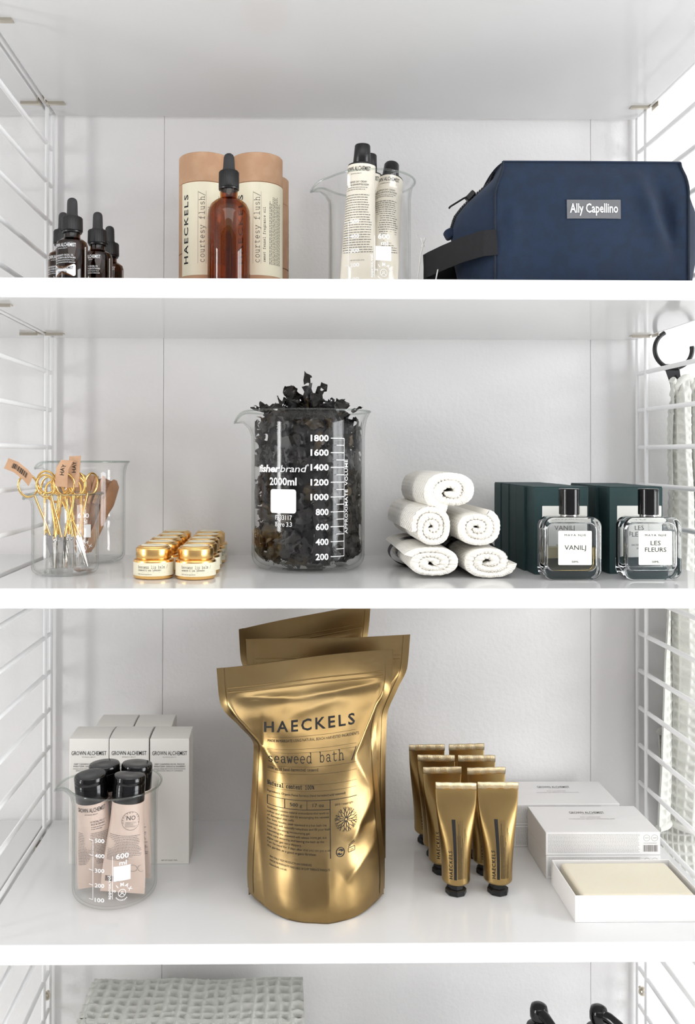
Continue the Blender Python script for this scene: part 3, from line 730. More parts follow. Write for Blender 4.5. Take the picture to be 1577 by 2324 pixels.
def gold_tube(loc, label, rz):
    t = thing('gold_tube', loc, label, 'tube', 'gold hand-cream tubes standing on their caps', (0, 0, rz))
    R, L = .0155, .092; z0, z1 = .0165, .1135
    def sec(v):
        s = min(1, max(0, (z1-v)/(z1-z0))); e = sm(.0, .95, s); return R*(1.44+(1-1.44)*e), .0010+(R-.0010)*math.sin(e*PI/2)
    part('octagonal_cap', lathe('octagonal_cap', [(0, 0), (.0106, 0), (.0116, .0010), (.0116, .0052), (.0100, .0064), (.0088, .0068), (.0086, .0120), (0, .0122)], M['blackp'], 8, .2), t)
    part('shoulder', lathe('shoulder', [(0, .0118), (.0090, .0118), (.0128, .0130), (.0150, .0150), (R, .0168), (R-.001, .0175)], M['tubegold'], 48), t)
    part('tube_body', tube_mesh('tube_body', sec, z0, z1, M['tubegold'], 48, 30), t)
    g = G(); wq = R*1.44
    def cf(u, v):
        x = (u*2-1)*wq; q = v*2*PI
        return (x, .0012*math.cos(q)+.0004*math.sin(x*500), z1+.0035+.0042*math.sin(q))
    g.grid(60, 12, cf); part('crimped_end', g.mesh('crimped_end', M['crimp'], .8), t)
    fn = sec_map(sec, .0003)
    p = Print(); p.text('HAECKELS', -.0058, .0215, .0036, .0300, 'l', .012, 1.2, PI/2)
    p.rect(-.0042, -.0012, .0210, .0830, 1, 10)
    q = Print(); q.para(.0220, .0800, .0000, -.0100, 9, .34, PI/2, 12, .45)
    for i in range(4): q.line(.0005+.0013*i, .022, .0005+.0013*i, .082, .00012)
    compose(p, q).put('front_print', fn, M['ink'], t, fine=.006)
    return t
gt = {}
cols = {'left': [(.1883, -.2040), (.1818, -.1560), (.1818, -.1160), (.1768, -.0780)], 'right': [(.2348, -.2030), (.2323, -.1580), (.2303, -.1170), (.2268, -.0760)]}
rows = ['front', 'second', 'third', 'rearmost']
src = None
for cn, ps in cols.items():
    for i, (x, y) in enumerate(ps):
        lb = f'gold tube on a black octagonal cap, {rows[i]} of the {cn} row'
        rz = (-.05, .04, -.03, .05)[i]+(.03 if cn == 'right' else 0)
        if src is None: src = gold_tube((x, y, S3), lb, rz)
        else: clone(src, (x, y, S3), lb, rz)

# ------------------------------------------------------------------ blue wash bag
def wash_bag():
    x0, x1, yc, hd, H = .2140, .4140, -.2160, .0570, .1290
    t = thing('wash_bag', ((x0+x1)/2, yc, S1), 'navy blue canvas wash bag with a black strap and grey woven label', 'wash bag')
    cx = (x0+x1)/2; hw = (x1-x0)/2
    capL = [(0, .022), (.045, .032), (.068, .034), (.085, .029), (.105, .014), (H, -.004)]
    def surf(face, u, v):
        if face in ('F', 'B'):
            s = -1 if face == 'F' else 1; x = -hw+2*hw*u; z = H*v
            if u == 0: x += .004*sm(.7, 1, v)*0
            x += (1-u)*(.010*sm(.72, 1, v))-u*(.006*sm(.75, 1, v))
            bul = .007*math.sin(PI*u)*math.sin(PI*min(1, v*.9+.08))
            y = s*(hd+bul-.006*sm(.85, 1, v))
            if face == 'F':
                edge = min(1, u*12)*min(1, (1-u)*12)*min(1, v*10)*min(1, (1-v)*10)
                d = Vector((x-.078, z-.072)); y += .0090*math.exp(-((d.x+.25*d.y)/.011)**2-(d.y/.034)**2)*edge
                d = Vector((x-.060, z-.075)); y -= .0065*math.exp(-((d.x+.35*d.y)/.009)**2-(d.y/.032)**2)*edge
                d = Vector((x+.094, z-.068)); y += .004*math.exp(-(d.x/.008)**2-(d.y/.012)**2)*edge
                d = Vector((x+.084, z-.06)); y -= .003*math.exp(-(d.x/.010)**2-(d.y/.02)**2)*edge
                y += .0012*noise.noise((x*28, 3.1, z*28))*edge
            return (x, y, z)
    g = G(); n, m, k = 60, 36, 20
    g.grid(n, m, lambda u, v: surf('F', u, v)); g.grid(n, m, lambda u, v: surf('B', 1-u, v))
    def lerp3(a, b, s): return [p+(q-p)*s for p, q in zip(a, b)]
    g.grid(n, k, lambda u, v: (lambda p: (p[0], p[1], p[2]+.005*(1-(2*v-1)**2)))(lerp3(surf('F', u, 1), surf('B', u, 1), v)))
    g.grid(n, k, lambda u, v: lerp3(surf('B', u, 0), surf('F', u, 0), v))
    def cap(side):
        def fn(u, v):
            a = surf('B' , 0 if side < 0 else 1, v); b = surf('F', 0 if side < 0 else 1, v)
            s = u if side < 0 else 1-u; p = lerp3(a, b, s); e = interp(capL, v*H)*(1-abs(2*s-1)**1.8)
            return (p[0]+side*e, p[1], p[2]+(.005*(1-(2*s-1)**2) if v == 1 else 0))
        return fn
    g.grid(k, m, cap(-1)); g.grid(k, m, cap(1))
    part('canvas_body', g.mesh('canvas_body', M['navy'], 1.0, merge=1e-5), t)
    for side in (0, 1):
        pts = [surf('F', side, j/24) for j in range(25)]; pts = [(p[0], p[1]-.0006, p[2]) for p in pts]
        part('seam_piping', sweep('seam_piping', pts, .0013, M['navyseam'], 8), t)
    part('seam_piping', sweep('seam_piping', [(lambda p: (p[0], p[1]-.0004, p[2]+.0003))(surf('F', i/40, 1)) for i in range(41)], .0010, M['navy'], 8), t)
    # zip: tape and teeth down the left end
    f = cap(-1); path = [Vector(f(.5, v/30)) for v in range(16, 31)]
    zt = part('zip_tape', sweep('zip_tape', [p+Vector((-.0002, 0, 0)) for p in path], .0012, M['navyseam'], 8), t)
    tm = boxm('zip_tooth', -.0016, .0010, -.0022, .0022, -.0007, .0007, M['blackp'], .0002, 1)
    L = 0; last = path[0]; acc = [path[0]]
    for p, q in zip(path, path[1:]):
        nn = max(1, int((q-p).length/.0022))
        for i in range(nn): acc.append(p.lerp(q, (i+1)/nn))
    for i, p in enumerate(acc):
        d = (acc[min(i+1, len(acc)-1)]-acc[max(0, i-1)]).normalized(); part('zip_tooth', tm, t, tuple(p+Vector((-.0012, 0, 0))), (0, math.atan2(d.x, d.z), 0))
    e = Vector(f(.5, 16/30)); part('zip_tab', boxm('zip_tab', -.006, .004, -.007, .007, -.006, .005, M['navy'], .003, 3), t, tuple(e+Vector((-.0015, 0, -.001))), (0, -.5, 0))
    z_ = Vector(f(.5, 25/30)); sl = part('zip_slider', boxm('zip_slider', -.005, .001, -.0035, .0035, -.006, .006, M['blackp'], .0012), t, tuple(z_+Vector((-.003, 0, 0))), (0, .75, 0))
    part('pull_cord', sweep('pull_cord', [tuple(z_+Vector(q)) for q in ((-.004, -.002, .002), (-.012, -.003, -.002), (-.023, -.004, -.009), (-.027, -.004, -.0115), (-.0285, -.004, -.0135))], .0010, M['webbing'], 8), t)
    # strap loop
    F0 = Vector(surf('F', 0, .34)); B0 = Vector(surf('B', 0, .34)); w = .0132
    path = [(F0+Vector((.002, -.0018, 0)), 0), (F0+Vector((-.012, -.001, -.001)), 0), (F0+Vector((-.030, .014, -.004)), .22), (F0+Vector((-.048, .034, -.0085)), .42), (F0+Vector((-.060, .050, -.0118)), .46),
            (F0+Vector((-.0635, .057, -.0128)), .46), (F0+Vector((-.060, .064, -.0130)), .44), (F0+Vector((-.048, .078, -.0140)), .3), (B0+Vector((-.020, -.006, -.014)), .12), (B0+Vector((.002, .001, -.010)), 0)]
    def sp_(u):
        k = u*(len(path)-1); i = min(int(k), len(path)-2); s = k-i; s = s*s*(3-2*s)*.5+s*.5; a, ta = path[i]; b, tb = path[i+1]; return a.lerp(b, s), ta+(tb-ta)*s
    def sf(off):
        def fn(u, v):
            p, tw = sp_(u); d = (sp_(min(1, u+.01))[0]-sp_(max(0, u-.01))[0]).normalized()
            up = (Vector((0, 0, 1))-d*d.z).normalized(); nr = d.cross(up); up = (up+d*.0).normalized()
            return tuple(p+up*(w*(2*v-1))+nr*off)
        return fn
    g = G(); uvs = (.15*8, .027*8); g.grid(60, 6, sf(-.0007), uv=uvs); g.grid(60, 6, sf(.0007), uv=uvs)
    g.grid(60, 1, lambda u, v: sf(-.0007+.0014*v)(u, 0)); g.grid(60, 1, lambda u, v: sf(-.0007+.0014*v)(u, 1))
    part('carry_strap', g.mesh('carry_strap', M['webbing'], .8, merge=1e-6), t, label='black webbing carry strap')
    # woven label
    fl = lambda off: (lambda u, v: (u, surf('F', (u+hw)/(2*hw), v/H)[1]-off, v))
    ux, vz = -.0003, .0768
    patch('woven_label', fl(.0010), ux-.0275, ux+.0275, vz-.0098, vz+.0098, M['tagcloth'], t, nu=20, nv=8)
    q = Print(); q.text('Ally Capellino', ux, vz-.0036, .0092, .0490, 'c', .018); q.put('label_lettering', fl(.0015), M['whiteink'], t, fine=.006)
    # hang tag string
    part('tag_string', sweep('tag_string', [tuple(F0+Vector(q)) for q in ((-.066, .050, .010), (-.0665, .050, .006), (-.068, .051, .000), (-.070, .052, -.018), (-.073, .052, -.034), (-.072, .050, -.0432))], .0007, M['string'], 8), t)
    part('string_knot', sweep('string_knot', [tuple(F0+Vector(q)) for q in ((-.068, .050, .017), (-.0665, .049, .012), (-.0645, .050, .008), (-.0675, .051, .007), (-.0655, .050, .011), (-.0635, .050, .017))], .0008, M['string'], 8), t)
    part('tag_string', sweep('tag_string', [tuple(F0+Vector(q)) for q in ((-.052, .036, -.020), (-.054, .036, -.030), (-.057, .038, -.0432))], .0007, M['string'], 8), t)
wash_bag()

# ------------------------------------------------------------------ gold scissors
def scissors_proto():
    t = thing('scissors', (0, 0, 0), '', 'scissors', 'gold scissors in the small beaker')
    for s in (-1, 1):
        g = G(); ring = [(s*.0100+.0098*math.cos(a), s*.0005, .0915+.0122*math.sin(a)) for a in [2*PI*i/28 for i in range(28)]]
        sweep_into(g, ring, .0012, 8, True)
        sweep_into(g, [(-s*.0022, s*.0009, .034), (s*.0002, s*.0009, .052), (s*.0030, s*.0007, .066), (s*.0055, s*.0005, .0815)], [.0015, .0014, .0013, .0013], 8)
        part('handle', g.mesh('handle', M['gold'], .9), t)
        g = G(); a = s*.0009; x = -s
        pts = [(x*-.0028, .036), (x*.0030, .038), (x*.0034, .030), (x*.0004, 0), (x*-.0003, 0), (x*-.0016, .028)]
        g.add([(p, a-.0006, z) for p, z in pts]+[(p, a+.0006, z) for p, z in pts], [tuple(range(6)), tuple(range(11, 5, -1))]+[(i, (i+1) % 6, 6+(i+1) % 6, 6+i) for i in range(6)])
        part('blade', g.mesh('blade', M['steel'], 0), t)
    part('pivot_screw', lathe('pivot_screw', [(0, -.0026), (.0014, -.0024), (.0016, -.0016), (.0016, .0016), (.0014, .0024), (0, .0026)], M['steel'], 12), t, (0, 0, .031), (PI/2, 0, 0))
    part('tip_guard', boxm('tip_guard', -.0030, .0030, -.0022, .0022, -.0004, .0160, M['clear'], .0005), t, label='clear plastic tip guard')
    return t
def tag_strip(parent, pts, w, txt, side):
    g = G(); P = [Vector(p) for p in pts]; sd = Vector(side).normalized()
    def fn(off):
        def f(u, v):
            k = u*(len(P)-1); i = min(int(k), len(P)-2); p = P[i].lerp(P[i+1], k-i); d = (P[min(i+1, len(P)-1)]-P[i]).normalized(); n = d.cross(sd).normalized()
            return tuple(p+sd*(w*(v-.5))+n*off)
        return f
    g.grid(12, 2, fn(-.0002)); g.grid(12, 2, fn(.0002)); o = part('kraft_tag', g.mesh('kraft_tag', M['kraft'], 1), parent)
    L = sum((b-a).length for a, b in zip(P, P[1:])); p = Print()
    if txt == 'bar': p.barcode(.25*L, .80*L, -.25*w, .2*w)
    else: p.text(txt, .62*L, -.0022, .0042, None, 'c', .01, 1, 0)
    for off in (-.0004, .0004): p.put('tag_print', lambda u, v: fn(off)(min(1, max(0, u/L)), .5-v/w), M['ink'], o)
proto = None
SCI = [  # tip offset, top offset from beaker centre, spin, label
 ((-.0100, -.010, .010), (-.0260, -.018, .100), .25, 'gold scissors at the left of the beaker, barcode tag sticking out'),
 ((-.0060, -.018, .008), (-.0135, .0050, .102), -.5, 'gold scissors tilted left in the beaker, rings behind the leftmost pair'),
 ((-.0030, -.006, .008), (-.0060, -.020, .104), .15, 'gold scissors in the middle of the beaker, with an upright tag'),
 ((.0030, -.014, .008), (.0040, .0100, .106), .9, 'gold scissors behind the middle pair, rings turned edgeways'),
 ((.0110, -.010, .008), (.0060, -.0120, .105), -.2, 'gold scissors right of the middle pair, with a wide upright tag'),
 ((.0260, -.006, .008), (-.0080, .0120, .101), .5, 'gold scissors leaning across the beaker with tips at the right'),
 ((.0120, .0080, .008), (.0210, .0020, .100), 1.0, 'gold scissors at the right of the beaker, rings against the glass')]
for i, (a, b, sp_, lb) in enumerate(SCI):
    base = Vector((-.2440, -.1940, S2))+Vector(a); top = Vector((-.2440, -.1940, S2))+Vector(b)
    if proto is None: proto = scissors_proto(); o = proto
    else: o = copy_tree(proto)
    o['label'] = lb; orient(o, base, top, sp_); SCI[i] = o
tag_strip(SCI[0], [(-.006, -.003, .096), (-.010, -.003, .104), (-.018, -.0035, .114), (-.027, -.004, .120)], .0120, 'bar', (.55, 0, .83))
tag_strip(SCI[2], [(.006, -.003, .090), (.007, -.003, .100), (.0085, -.002, .110), (.014, .001, .118)], .0130, 'HAY', (1, 0, -.15))
tag_strip(SCI[4], [(.006, -.003, .088), (.008, -.003, .100), (.009, -.002, .112), (.010, -.001, .122)], .0135, 'HAY', (1, 0, 0))

# ------------------------------------------------------------------ wooden combs
def comb_proto():
    t = thing('wooden_comb', (0, 0, 0), '', 'comb', 'wooden combs in the beaker')
    g = G(); N = 30
    out = []
    for i in range(N+1):
        u = i/N; z = .004+.096*u; w = .0052+.0020*math.sin(PI*u)+.0035*sm(.55, .7, u); cxx = .004*math.sin(u*2.4)
        out.append((cxx-w, cxx+w, z))
    def fn(u, v):
        k = out[int(round(v*N))]; a = u*2*PI; xm, xh = (k[0]+k[1])/2, (k[1]-k[0])/2; e = sm(0, .08, v)*(1-sm(.93, 1, v))*.7+.3
        return (xm+xh*e*math.cos(a), .0030*e*math.sin(a), k[2])
    g.grid(20, N, fn, 0, True); g.f.append(tuple(range(20))[::-1]); g.mi.append(0); g.f.append(tuple(N*20+i for i in range(20))); g.mi.append(0)
    part('handle', g.mesh('handle', M['wood'], 1), t)
    g = G()
    for i in range(26):
        z = .066+.0012*i; addbox(g, -.016, -.002, -.0016, .0016, z, z+.0007)
    addbox(g, -.0175, -.015, -.0016, .0016, .064, .099)
    o = part('comb_teeth', g.mesh('comb_teeth', M['wood'], 0), t); o['kind'] = 'stuff'
    return t
cp = comb_proto(); C3 = Vector((-.2450, -.0800, S2))
for i, (a, b, sp_, lb) in enumerate([
 ((-.006, -.016, .008), (-.004, -.024, .108), .1, 'wooden comb standing tallest in the rear beaker, teeth above the scissors'),
 ((.004, -.006, .008), (.006, -.020, .104), .25, 'second wooden comb, just behind the tallest one'),
 ((-.006, -.018, .008), (.020, -.006, .098), 1.2, 'wooden comb leaning right with its rounded end against the glass'),
 ((.002, -.024, .008), (.028, -.010, .086), .9, 'wooden comb leaning furthest right in the rear beaker'),
 ((-.014, .004, .008), (.012, .020, .100), .6, 'wooden comb at the back of the rear beaker'),
 ((-.010, -.010, .008), (-.024, .006, .094), -.4, 'wooden comb leaning left, behind the scissors')]):
    o = cp if i == 0 else copy_tree(cp); o['label'] = lb; orient(o, C3+Vector(a), C3+Vector(b), sp_)

# ------------------------------------------------------------------ lip balm jars
def balm_jar(loc, label):
    t = thing('balm_jar', loc, label, 'jar', 'gold lip balm jars', (0, 0, .0)); R = .0216
    part('glass_jar', lathe('glass_jar', [(0, .0002), (.0190, 0), (.0208, .0010), (R, .0032), (R, .0185), (.0210, .0200), (.0192, .0210), (.0180, .0214), (.0178, .0222), (0, .0222)], M['jargold'], 48), t)
    part('screw_lid', lathe('screw_lid', [(0, .0219), (.0186, .0219), (.0189, .0224), (.0189, .0312), (.0184, .0324), (.0172, .0330), (.0166, .0341), (.0150, .0348), (0, .0349)], M['jargold'], 48), t)
    part('lid_sticker', lathe('lid_sticker', [(0, .0352), (.0135, .0351), (.0136, .0349), (0, .0349)], M['cream'], 40), t)
    patch('paper_label', cyl(R+.0001), -.0330, .0330, .0040, .0178, M['cream'], t, nu=36)
    p = Print(); p.type('beeswax lip balm /', -.0150, .0122, .0030, .00190, wt=.06); p.type('seaweed & sea lavender', -.0150, .0095, .0019, .0012, wt=.08)
    p.line(-.0150, .0080, .0330, .0080, .0001); p.text('100% natural ingredients', -.0150, .0056, .0012, .0160, 'l')
    p.put('label_print', cyl(R+.0002), M['greyink'], t)
    q = Print().text('HAECKELS', 0, .002, .0022, .0150, sp=1.2); q.text('natural balm', 0, -.003, .0012, .010); q.put('lid_print', lambda u, v: (u, v, .0353), M['greyink'], t)
    return t
src = None
nm = ['front', 'second', 'third', 'fourth', 'rearmost']
for cn, x0, x1 in (('left', -.1410, -.1395), ('right', -.0958, -.0960)):
    for i in range(5):
        x = x0+(x1-x0)*i/4+(.0006 if i % 2 else -.0004); y = -.2245-0.003*(cn == 'right')+.0452*i; lb = f'gold lip balm jar, {nm[i]} in the {cn} row of five'
        if src is None: src = balm_jar((x, y, S2), lb)
        else: clone(src, (x, y, S2), lb, (0, .12, -.1, .6, .3)[i]+(.05 if cn == 'right' else 0))

# ------------------------------------------------------------------ rolled towels
def rolled(name, loc, W, H, L, turns, label, open_=0, band=False, flatten=1.0, yaw=0, seed=1, hole=.10, tail=0):
    t = thing(name, loc, label, 'towel', 'rolled cream knit towels', (0, 0, yaw))
    r = random.Random(seed); N = int(turns*60); th = (1-hole)/(turns+.5)     # thickness in half-units
    def ctr(k, side):
        u = k/N; a = u*turns*2*PI+PI*1.45+tail; rad = hole+th*.10+(1-th*.6-hole)*u; rad = max(.004, rad+side*th*.47)
        jig = 1+.022*noise.noise((math.cos(a)*1.3, math.sin(a)*1.3, seed+u*2))
        ex = math.cos(a); ez = math.sin(a); sq = 1-.10*(abs(ex*ez)*2)**2*(-.6)
        x = ex*rad*jig*sq; z = ez*rad*jig*sq
        if open_: x += open_*.3*math.exp(-((u-.62)/.13)**2)*(1 if ex < 0 else 0)*ex
        return x*W/2, H/2+z*H/2
    g = G(); NV = 24
    loop = [(k, 1) for k in range(N, -1, -1)]+[(k, -1) for k in range(N+1)]
    P = [ctr(*q) for q in loop]; n = len(P); S = [0]
    for a, b in zip(P, P[1:]): S.append(S[-1]+math.hypot(a[0]-b[0], a[1]-b[1]))
    def fn(u, v):
        i = int(round(u*n)) % n; x, z = P[i]; k = loop[i][0]
        sc = .0012*math.sin(S[i]/.0038*2*PI)
        y = -L/2+L*v+(sc+.0035*noise.noise((k*.05, seed, 0)) if v in (0, 1) else 0)
        if v == 0: y += .004*(1-k/N)*0
        rr = 1-.05*(1-sm(0, .07, v))-.05*sm(.93, 1, v)*1
        bulge = .0007*math.sin(S[i]/.0042*2*PI)*math.sin(v*L/.0046*2*PI)
        cx, cz = x, z-H/2; l = math.hypot(cx, cz)+1e-6
        return (x+cx/l*bulge, y, max(.0004, z+cz/l*bulge))
    nv = 130; g.grid(n, nv, fn, 0, True, uv=(S[-1]*40, L*40))
    for end, row in ((0, 0), (1, nv)):
        K = 4; o = len(g.v); sg = 1 if end else -1
        for k in range(N+1):                       # puffed edge of the cloth, from outer to inner side
            A, B = Vector(g.v[row*n+k]), Vector(g.v[row*n+n-1-k])
            for q in range(K+1):
                p_ = A.lerp(B, q/K); p_.y += sg*.0024*math.sin(PI*q/K)*(1+.35*math.sin(S[k]/.0038*2*PI)); g.v.append(tuple(p_))
        for k in range(N):
            for q in range(K):
                i0 = o+k*(K+1)+q; f_ = (i0, i0+K+1, i0+K+2, i0+1); g.f.append(f_ if end else f_[::-1]); g.mi.append(0)
                cs = [(S[k]*40, q*.05), (S[k+1]*40, q*.05), (S[k+1]*40, q*.05+.05), (S[k]*40, q*.05+.05)]; g.uv[len(g.f)-1] = cs if end else cs[::-1]
    part('knit_roll', g.mesh('knit_roll', M['towel'], 1.2), t)
    if band:
        gb = G(); gb.grid(48, 2, lambda u, v: (W*.507*math.cos(u*2*PI), .010+.024*v, max(.0003, H/2+H*.507*math.sin(u*2*PI))), 0, True)
        part('paper_band', gb.mesh('paper_band', M['band'], 1.2), t, label='charcoal paper band')
    return t
yf = -.150
rolled('rolled_towel', (.1560, yf, S2), .0650, .0345, .170, 2.6, 'bottom left rolled cream knit towel with a charcoal band', band=True, seed=2, hole=.02, tail=.6)
rolled('rolled_towel', (.2170, yf, S2), .0610, .0370, .170, 2.4, 'bottom right rolled cream knit towel with a charcoal band', band=True, seed=5, hole=.05, tail=-.9)
rolled('rolled_towel', (.1545, yf+.004, S2+.0310), .0450, .0480, .180, 3.0, 'middle left rolled cream knit towel, the roundest of the pile', seed=8, hole=0, tail=-1.2, yaw=.02)
rolled('rolled_towel', (.2050, yf, S2+.0330), .0520, .0425, .170, 2.7, 'middle right rolled cream knit towel beside the green boxes', seed=11, hole=0, tail=-1.6)
rolled('rolled_towel', (.1780, yf+.006, S2+.0690), .0650, .0480, .150, 2.2, 'topmost rolled cream knit towel with an open fold', seed=14, hole=.02, open_=1.0, tail=-1.3, yaw=.03)

# ------------------------------------------------------------------ green perfume boxes
def green_box(loc, rz, label, w=.0600, d=.0315, h=.0975, txt=None):
    t = thing('perfume_box', loc, label, 'box', 'dark green perfume boxes', (0, 0, rz))
    part('carton', boxm('carton', -w/2, w/2, -d/2, d/2, 0, h-.0012, M['green'], .0007), t)
    part('lid_flap', boxm('lid_flap', -w/2+.0003, w/2-.0003, -d/2+.0006, d/2-.0002, h-.0014, h, M['green'], .0006), t)
    if txt:
        o = patch('paper_label', flat((0, -d/2-.0002, 0)), -.0215, .0285, .0190, .0760, M['plabel'], t, rad=.0008)
        p = Print().text('MAYA NJIE', .0025, .0625, .0020, .0225, sp=1.3)
        for i, s in enumerate(txt): p.text(s, .0025, .0500-.0075*i, .0052, None)
        p.text('EAU DE PARFUM', .0025, .0320, .0020, .0180); p.text('50ML', .0025, .0280, .0020, .0070)
        p.put('label_print', flat((0, -d/2-.0004, 0)), M['greyink'], t)
    return t
for i, n_ in enumerate(['front', 'second', 'third', 'fourth', 'rearmost']):
    green_box((.3058-.0012*i-(.002 if i == 1 else 0), -.1855+.0333*i, S2), (.00, .02, -.01, .015, 0)[i], f'dark green box, {n_} of the left row of five', txt=['VANILJ'] if i == 0 else None)
for i, n_ in enumerate(['front', 'second', 'third', 'rearmost']):
    green_box((.3910-(.0035 if i == 1 else .001)*min(i, 1)+.0004*i, -.1800+.0333*i, S2), (.01, -.02, .0, .01)[i], f'dark green box, {n_} of the right row of four', txt=['LES', 'FLEURS'] if i == 0 else None)

# ------------------------------------------------------------------ perfume bottles
def rrect(w, h, r, n=8):
    pts = []
    for cx, cz, a in ((w/2-r, h-r, 0), (-w/2+r, h-r, 90), (-w/2+r, r, 180), (w/2-r, r, 270)): pts += arc(cx, cz, r, r, a, a+90, n)
    return pts
def slab(name, w, h, d, r, bev, mat, z0=0, flip=False, zcut=None):
    g = G(); prof = [(bev, -d/2)]+[(bev-bev*math.sin(a), -d/2+bev-bev*math.cos(a)) for a in [PI/2*i/4 for i in range(1, 5)]]
    prof += [(o, -y) for o, y in reversed(prof)]
    rings = []
    for o, y in prof:
        rings.append([(x, y, min(z, zcut) if zcut is not None else z) for x, z in [(a, b+z0+o) for a, b in rrect(w-2*o, h-2*o, max(.0005, r-o))]])
    n = len(rings[0])
    for q in rings: g.v += q
    for k in range(len(rings)-1):
        for i in range(n): f = (k*n+i, k*n+(i+1) % n, (k+1)*n+(i+1) % n, (k+1)*n+i); g.f.append(f if flip else f[::-1]); g.mi.append(0)
    a = tuple(range(n)); b = tuple((len(rings)-1)*n+i for i in range(n)); g.f += [a[::-1], b] if flip else [a, b[::-1]]; g.mi += [0, 0]
    return g
def fixed(g, name, mat, inward=False):
    me = g.mesh(name, mat, .6); bm = bmesh.new(); bm.from_mesh(me); bmesh.ops.remove_doubles(bm, verts=bm.verts, dist=1e-6)
    bmesh.ops.recalc_face_normals(bm, faces=bm.faces[:])
    if inward: bmesh.ops.reverse_faces(bm, faces=bm.faces[:])
    bm.to_mesh(me); bm.free(); me.polygons.foreach_set('use_smooth', [True]*len(me.polygons)); me.set_sharp_from_angle(angle=.6); return me
def perfume(loc, label, liquid, level, lines, rz=0):
    t = thing('perfume_bottle', loc, label, 'perfume bottle', 'square perfume bottles', (0, 0, rz)); w, h, d = .0620, .0670, .0270
    part('glass_body', fixed(slab('b', w, h, d, .0110, .0035, None), 'glass_body', M['pglass']), t, label='clear thick-walled glass')
    part('inner_cavity', fixed(slab('c', w-.0090, h-.0150, d-.0090, .0085, .0020, None, .0090), 'inner_cavity', M['pglass'], True), t)
    part('perfume', fixed(slab('l', w-.0096, h-.0156, d-.0096, .0082, .0018, None, .0093, zcut=level), 'perfume', M[liquid]), t, label='pale perfume')
    part('dip_tube', sweep('dip_tube', [(0, 0, .060), (.0005, 0, .040), (-.002, 0, .025), (-.008, 0, .0115)], .0009, M['clear'], 8), t)
    part('collar', lathe('collar', [(0, .0668), (.0090, .0668), (.0092, .0672), (.0092, .0688), (0, .0690)], M['steel'], 32), t)
    part('black_cap', lathe('black_cap', [(0, .0690), (.0102, .0690), (.0106, .0694), (.0106, .0958), (.0100, .0966), (0, .0968)], M['gloss'], 48), t)
    patch('paper_label', flat((0, -d/2-.0002, 0)), -.0160, .0195, .0165, .0525, M['plabel'], t, rad=.0013)
    p = Print().text('MAYA NJIE', .0020, .0470, .0020, .0225, sp=1.3)
    for s, z, hh, W in lines: p.text(s, .0020, z, hh, W, w=-.003)
    p.text('50ML', .0020, .0190, .0020, .0075, w=-.004)
    p.put('label_print', flat((0, -d/2-.0004, 0)), M['ink'], t)
perfume((.3032, -.2350, S2), 'perfume bottle half full of pale yellow liquid, label reading VANILJ', 'liqY', .0345, [('VANILJ', .0325, .0048, .0225)], .0)
perfume((.3883, -.2350, S2), 'perfume bottle of clear liquid, label reading LES FLEURS', 'liqC', .0140, [('LES', .0375, .0045, .0105), ('FLEURS', .0305, .0045, .0225)], .0)

# ------------------------------------------------------------------ white cartons
def carton(loc, label, txt=True):
    t = thing('tall_carton', loc, label, 'box', 'tall white cartons'); w, d, h = .0466, .0470, .1480
    part('carton_body', boxm('carton_body', -w/2+.0002, w/2-.0002, -d/2, d/2, 0, h-.0008, M['carton'], .0007), t)
    g = G(); g.grid(1, 10, lambda u, v: ((u*2-1)*(w/2-.0006), -d/2+.0008+(d-.001)*v, h-.0010+.0016*math.sin(PI*v)**.6))
    part('top_flap', g.mesh('top_flap', M['carton'], 1), t)
    if txt:
        p = Print().text('GROWN ALCHEMIST', 0, .1280, .0046, .0410, w=.004); p.text('DEEP CLEANSING FACIAL MASQUE', 0, .1165, .0018, .0350); p.text('WHEATGERM, GINKGO & CRANBERRY', 0, .1138, .0018, .0370)
        p.text('NET WT 2.5OZ / 75ML', 0, .0040, .0014, .0190); p.put('front_print', flat((0, -d/2-.0002, 0)), M['ink'], t)
        q = Print().text('BOTANICAL BEAUTY', 0, .1252, .0011, .0160); q.text('MASQUE VISAGE NETTOYANT EN PROFONDEUR', 0, .1112, .0014, .0370); q.text('GERME DE BLÉ, GINKGO ET CANNEBERGE', 0, .1090, .0014, .0310)
        q.put('small_print', flat((0, -d/2-.0002, 0)), M['greyink'], t)
    return t
c0 = carton((-.2305, -.1105, S3), 'tall white carton, left one of the front row')
clone(c0, (-.1835, -.1105, S3), 'tall white carton in the middle of the front row')
clone(c0, (-.1357, -.1112, S3), 'tall white carton at the right of the front row, its side showing')
c1 = carton((-.2100, -.0620, S3), 'tall white carton, left one of the back row', False)
clone(c1, (-.1625, -.0625, S3), 'tall white carton, right one of the back row')

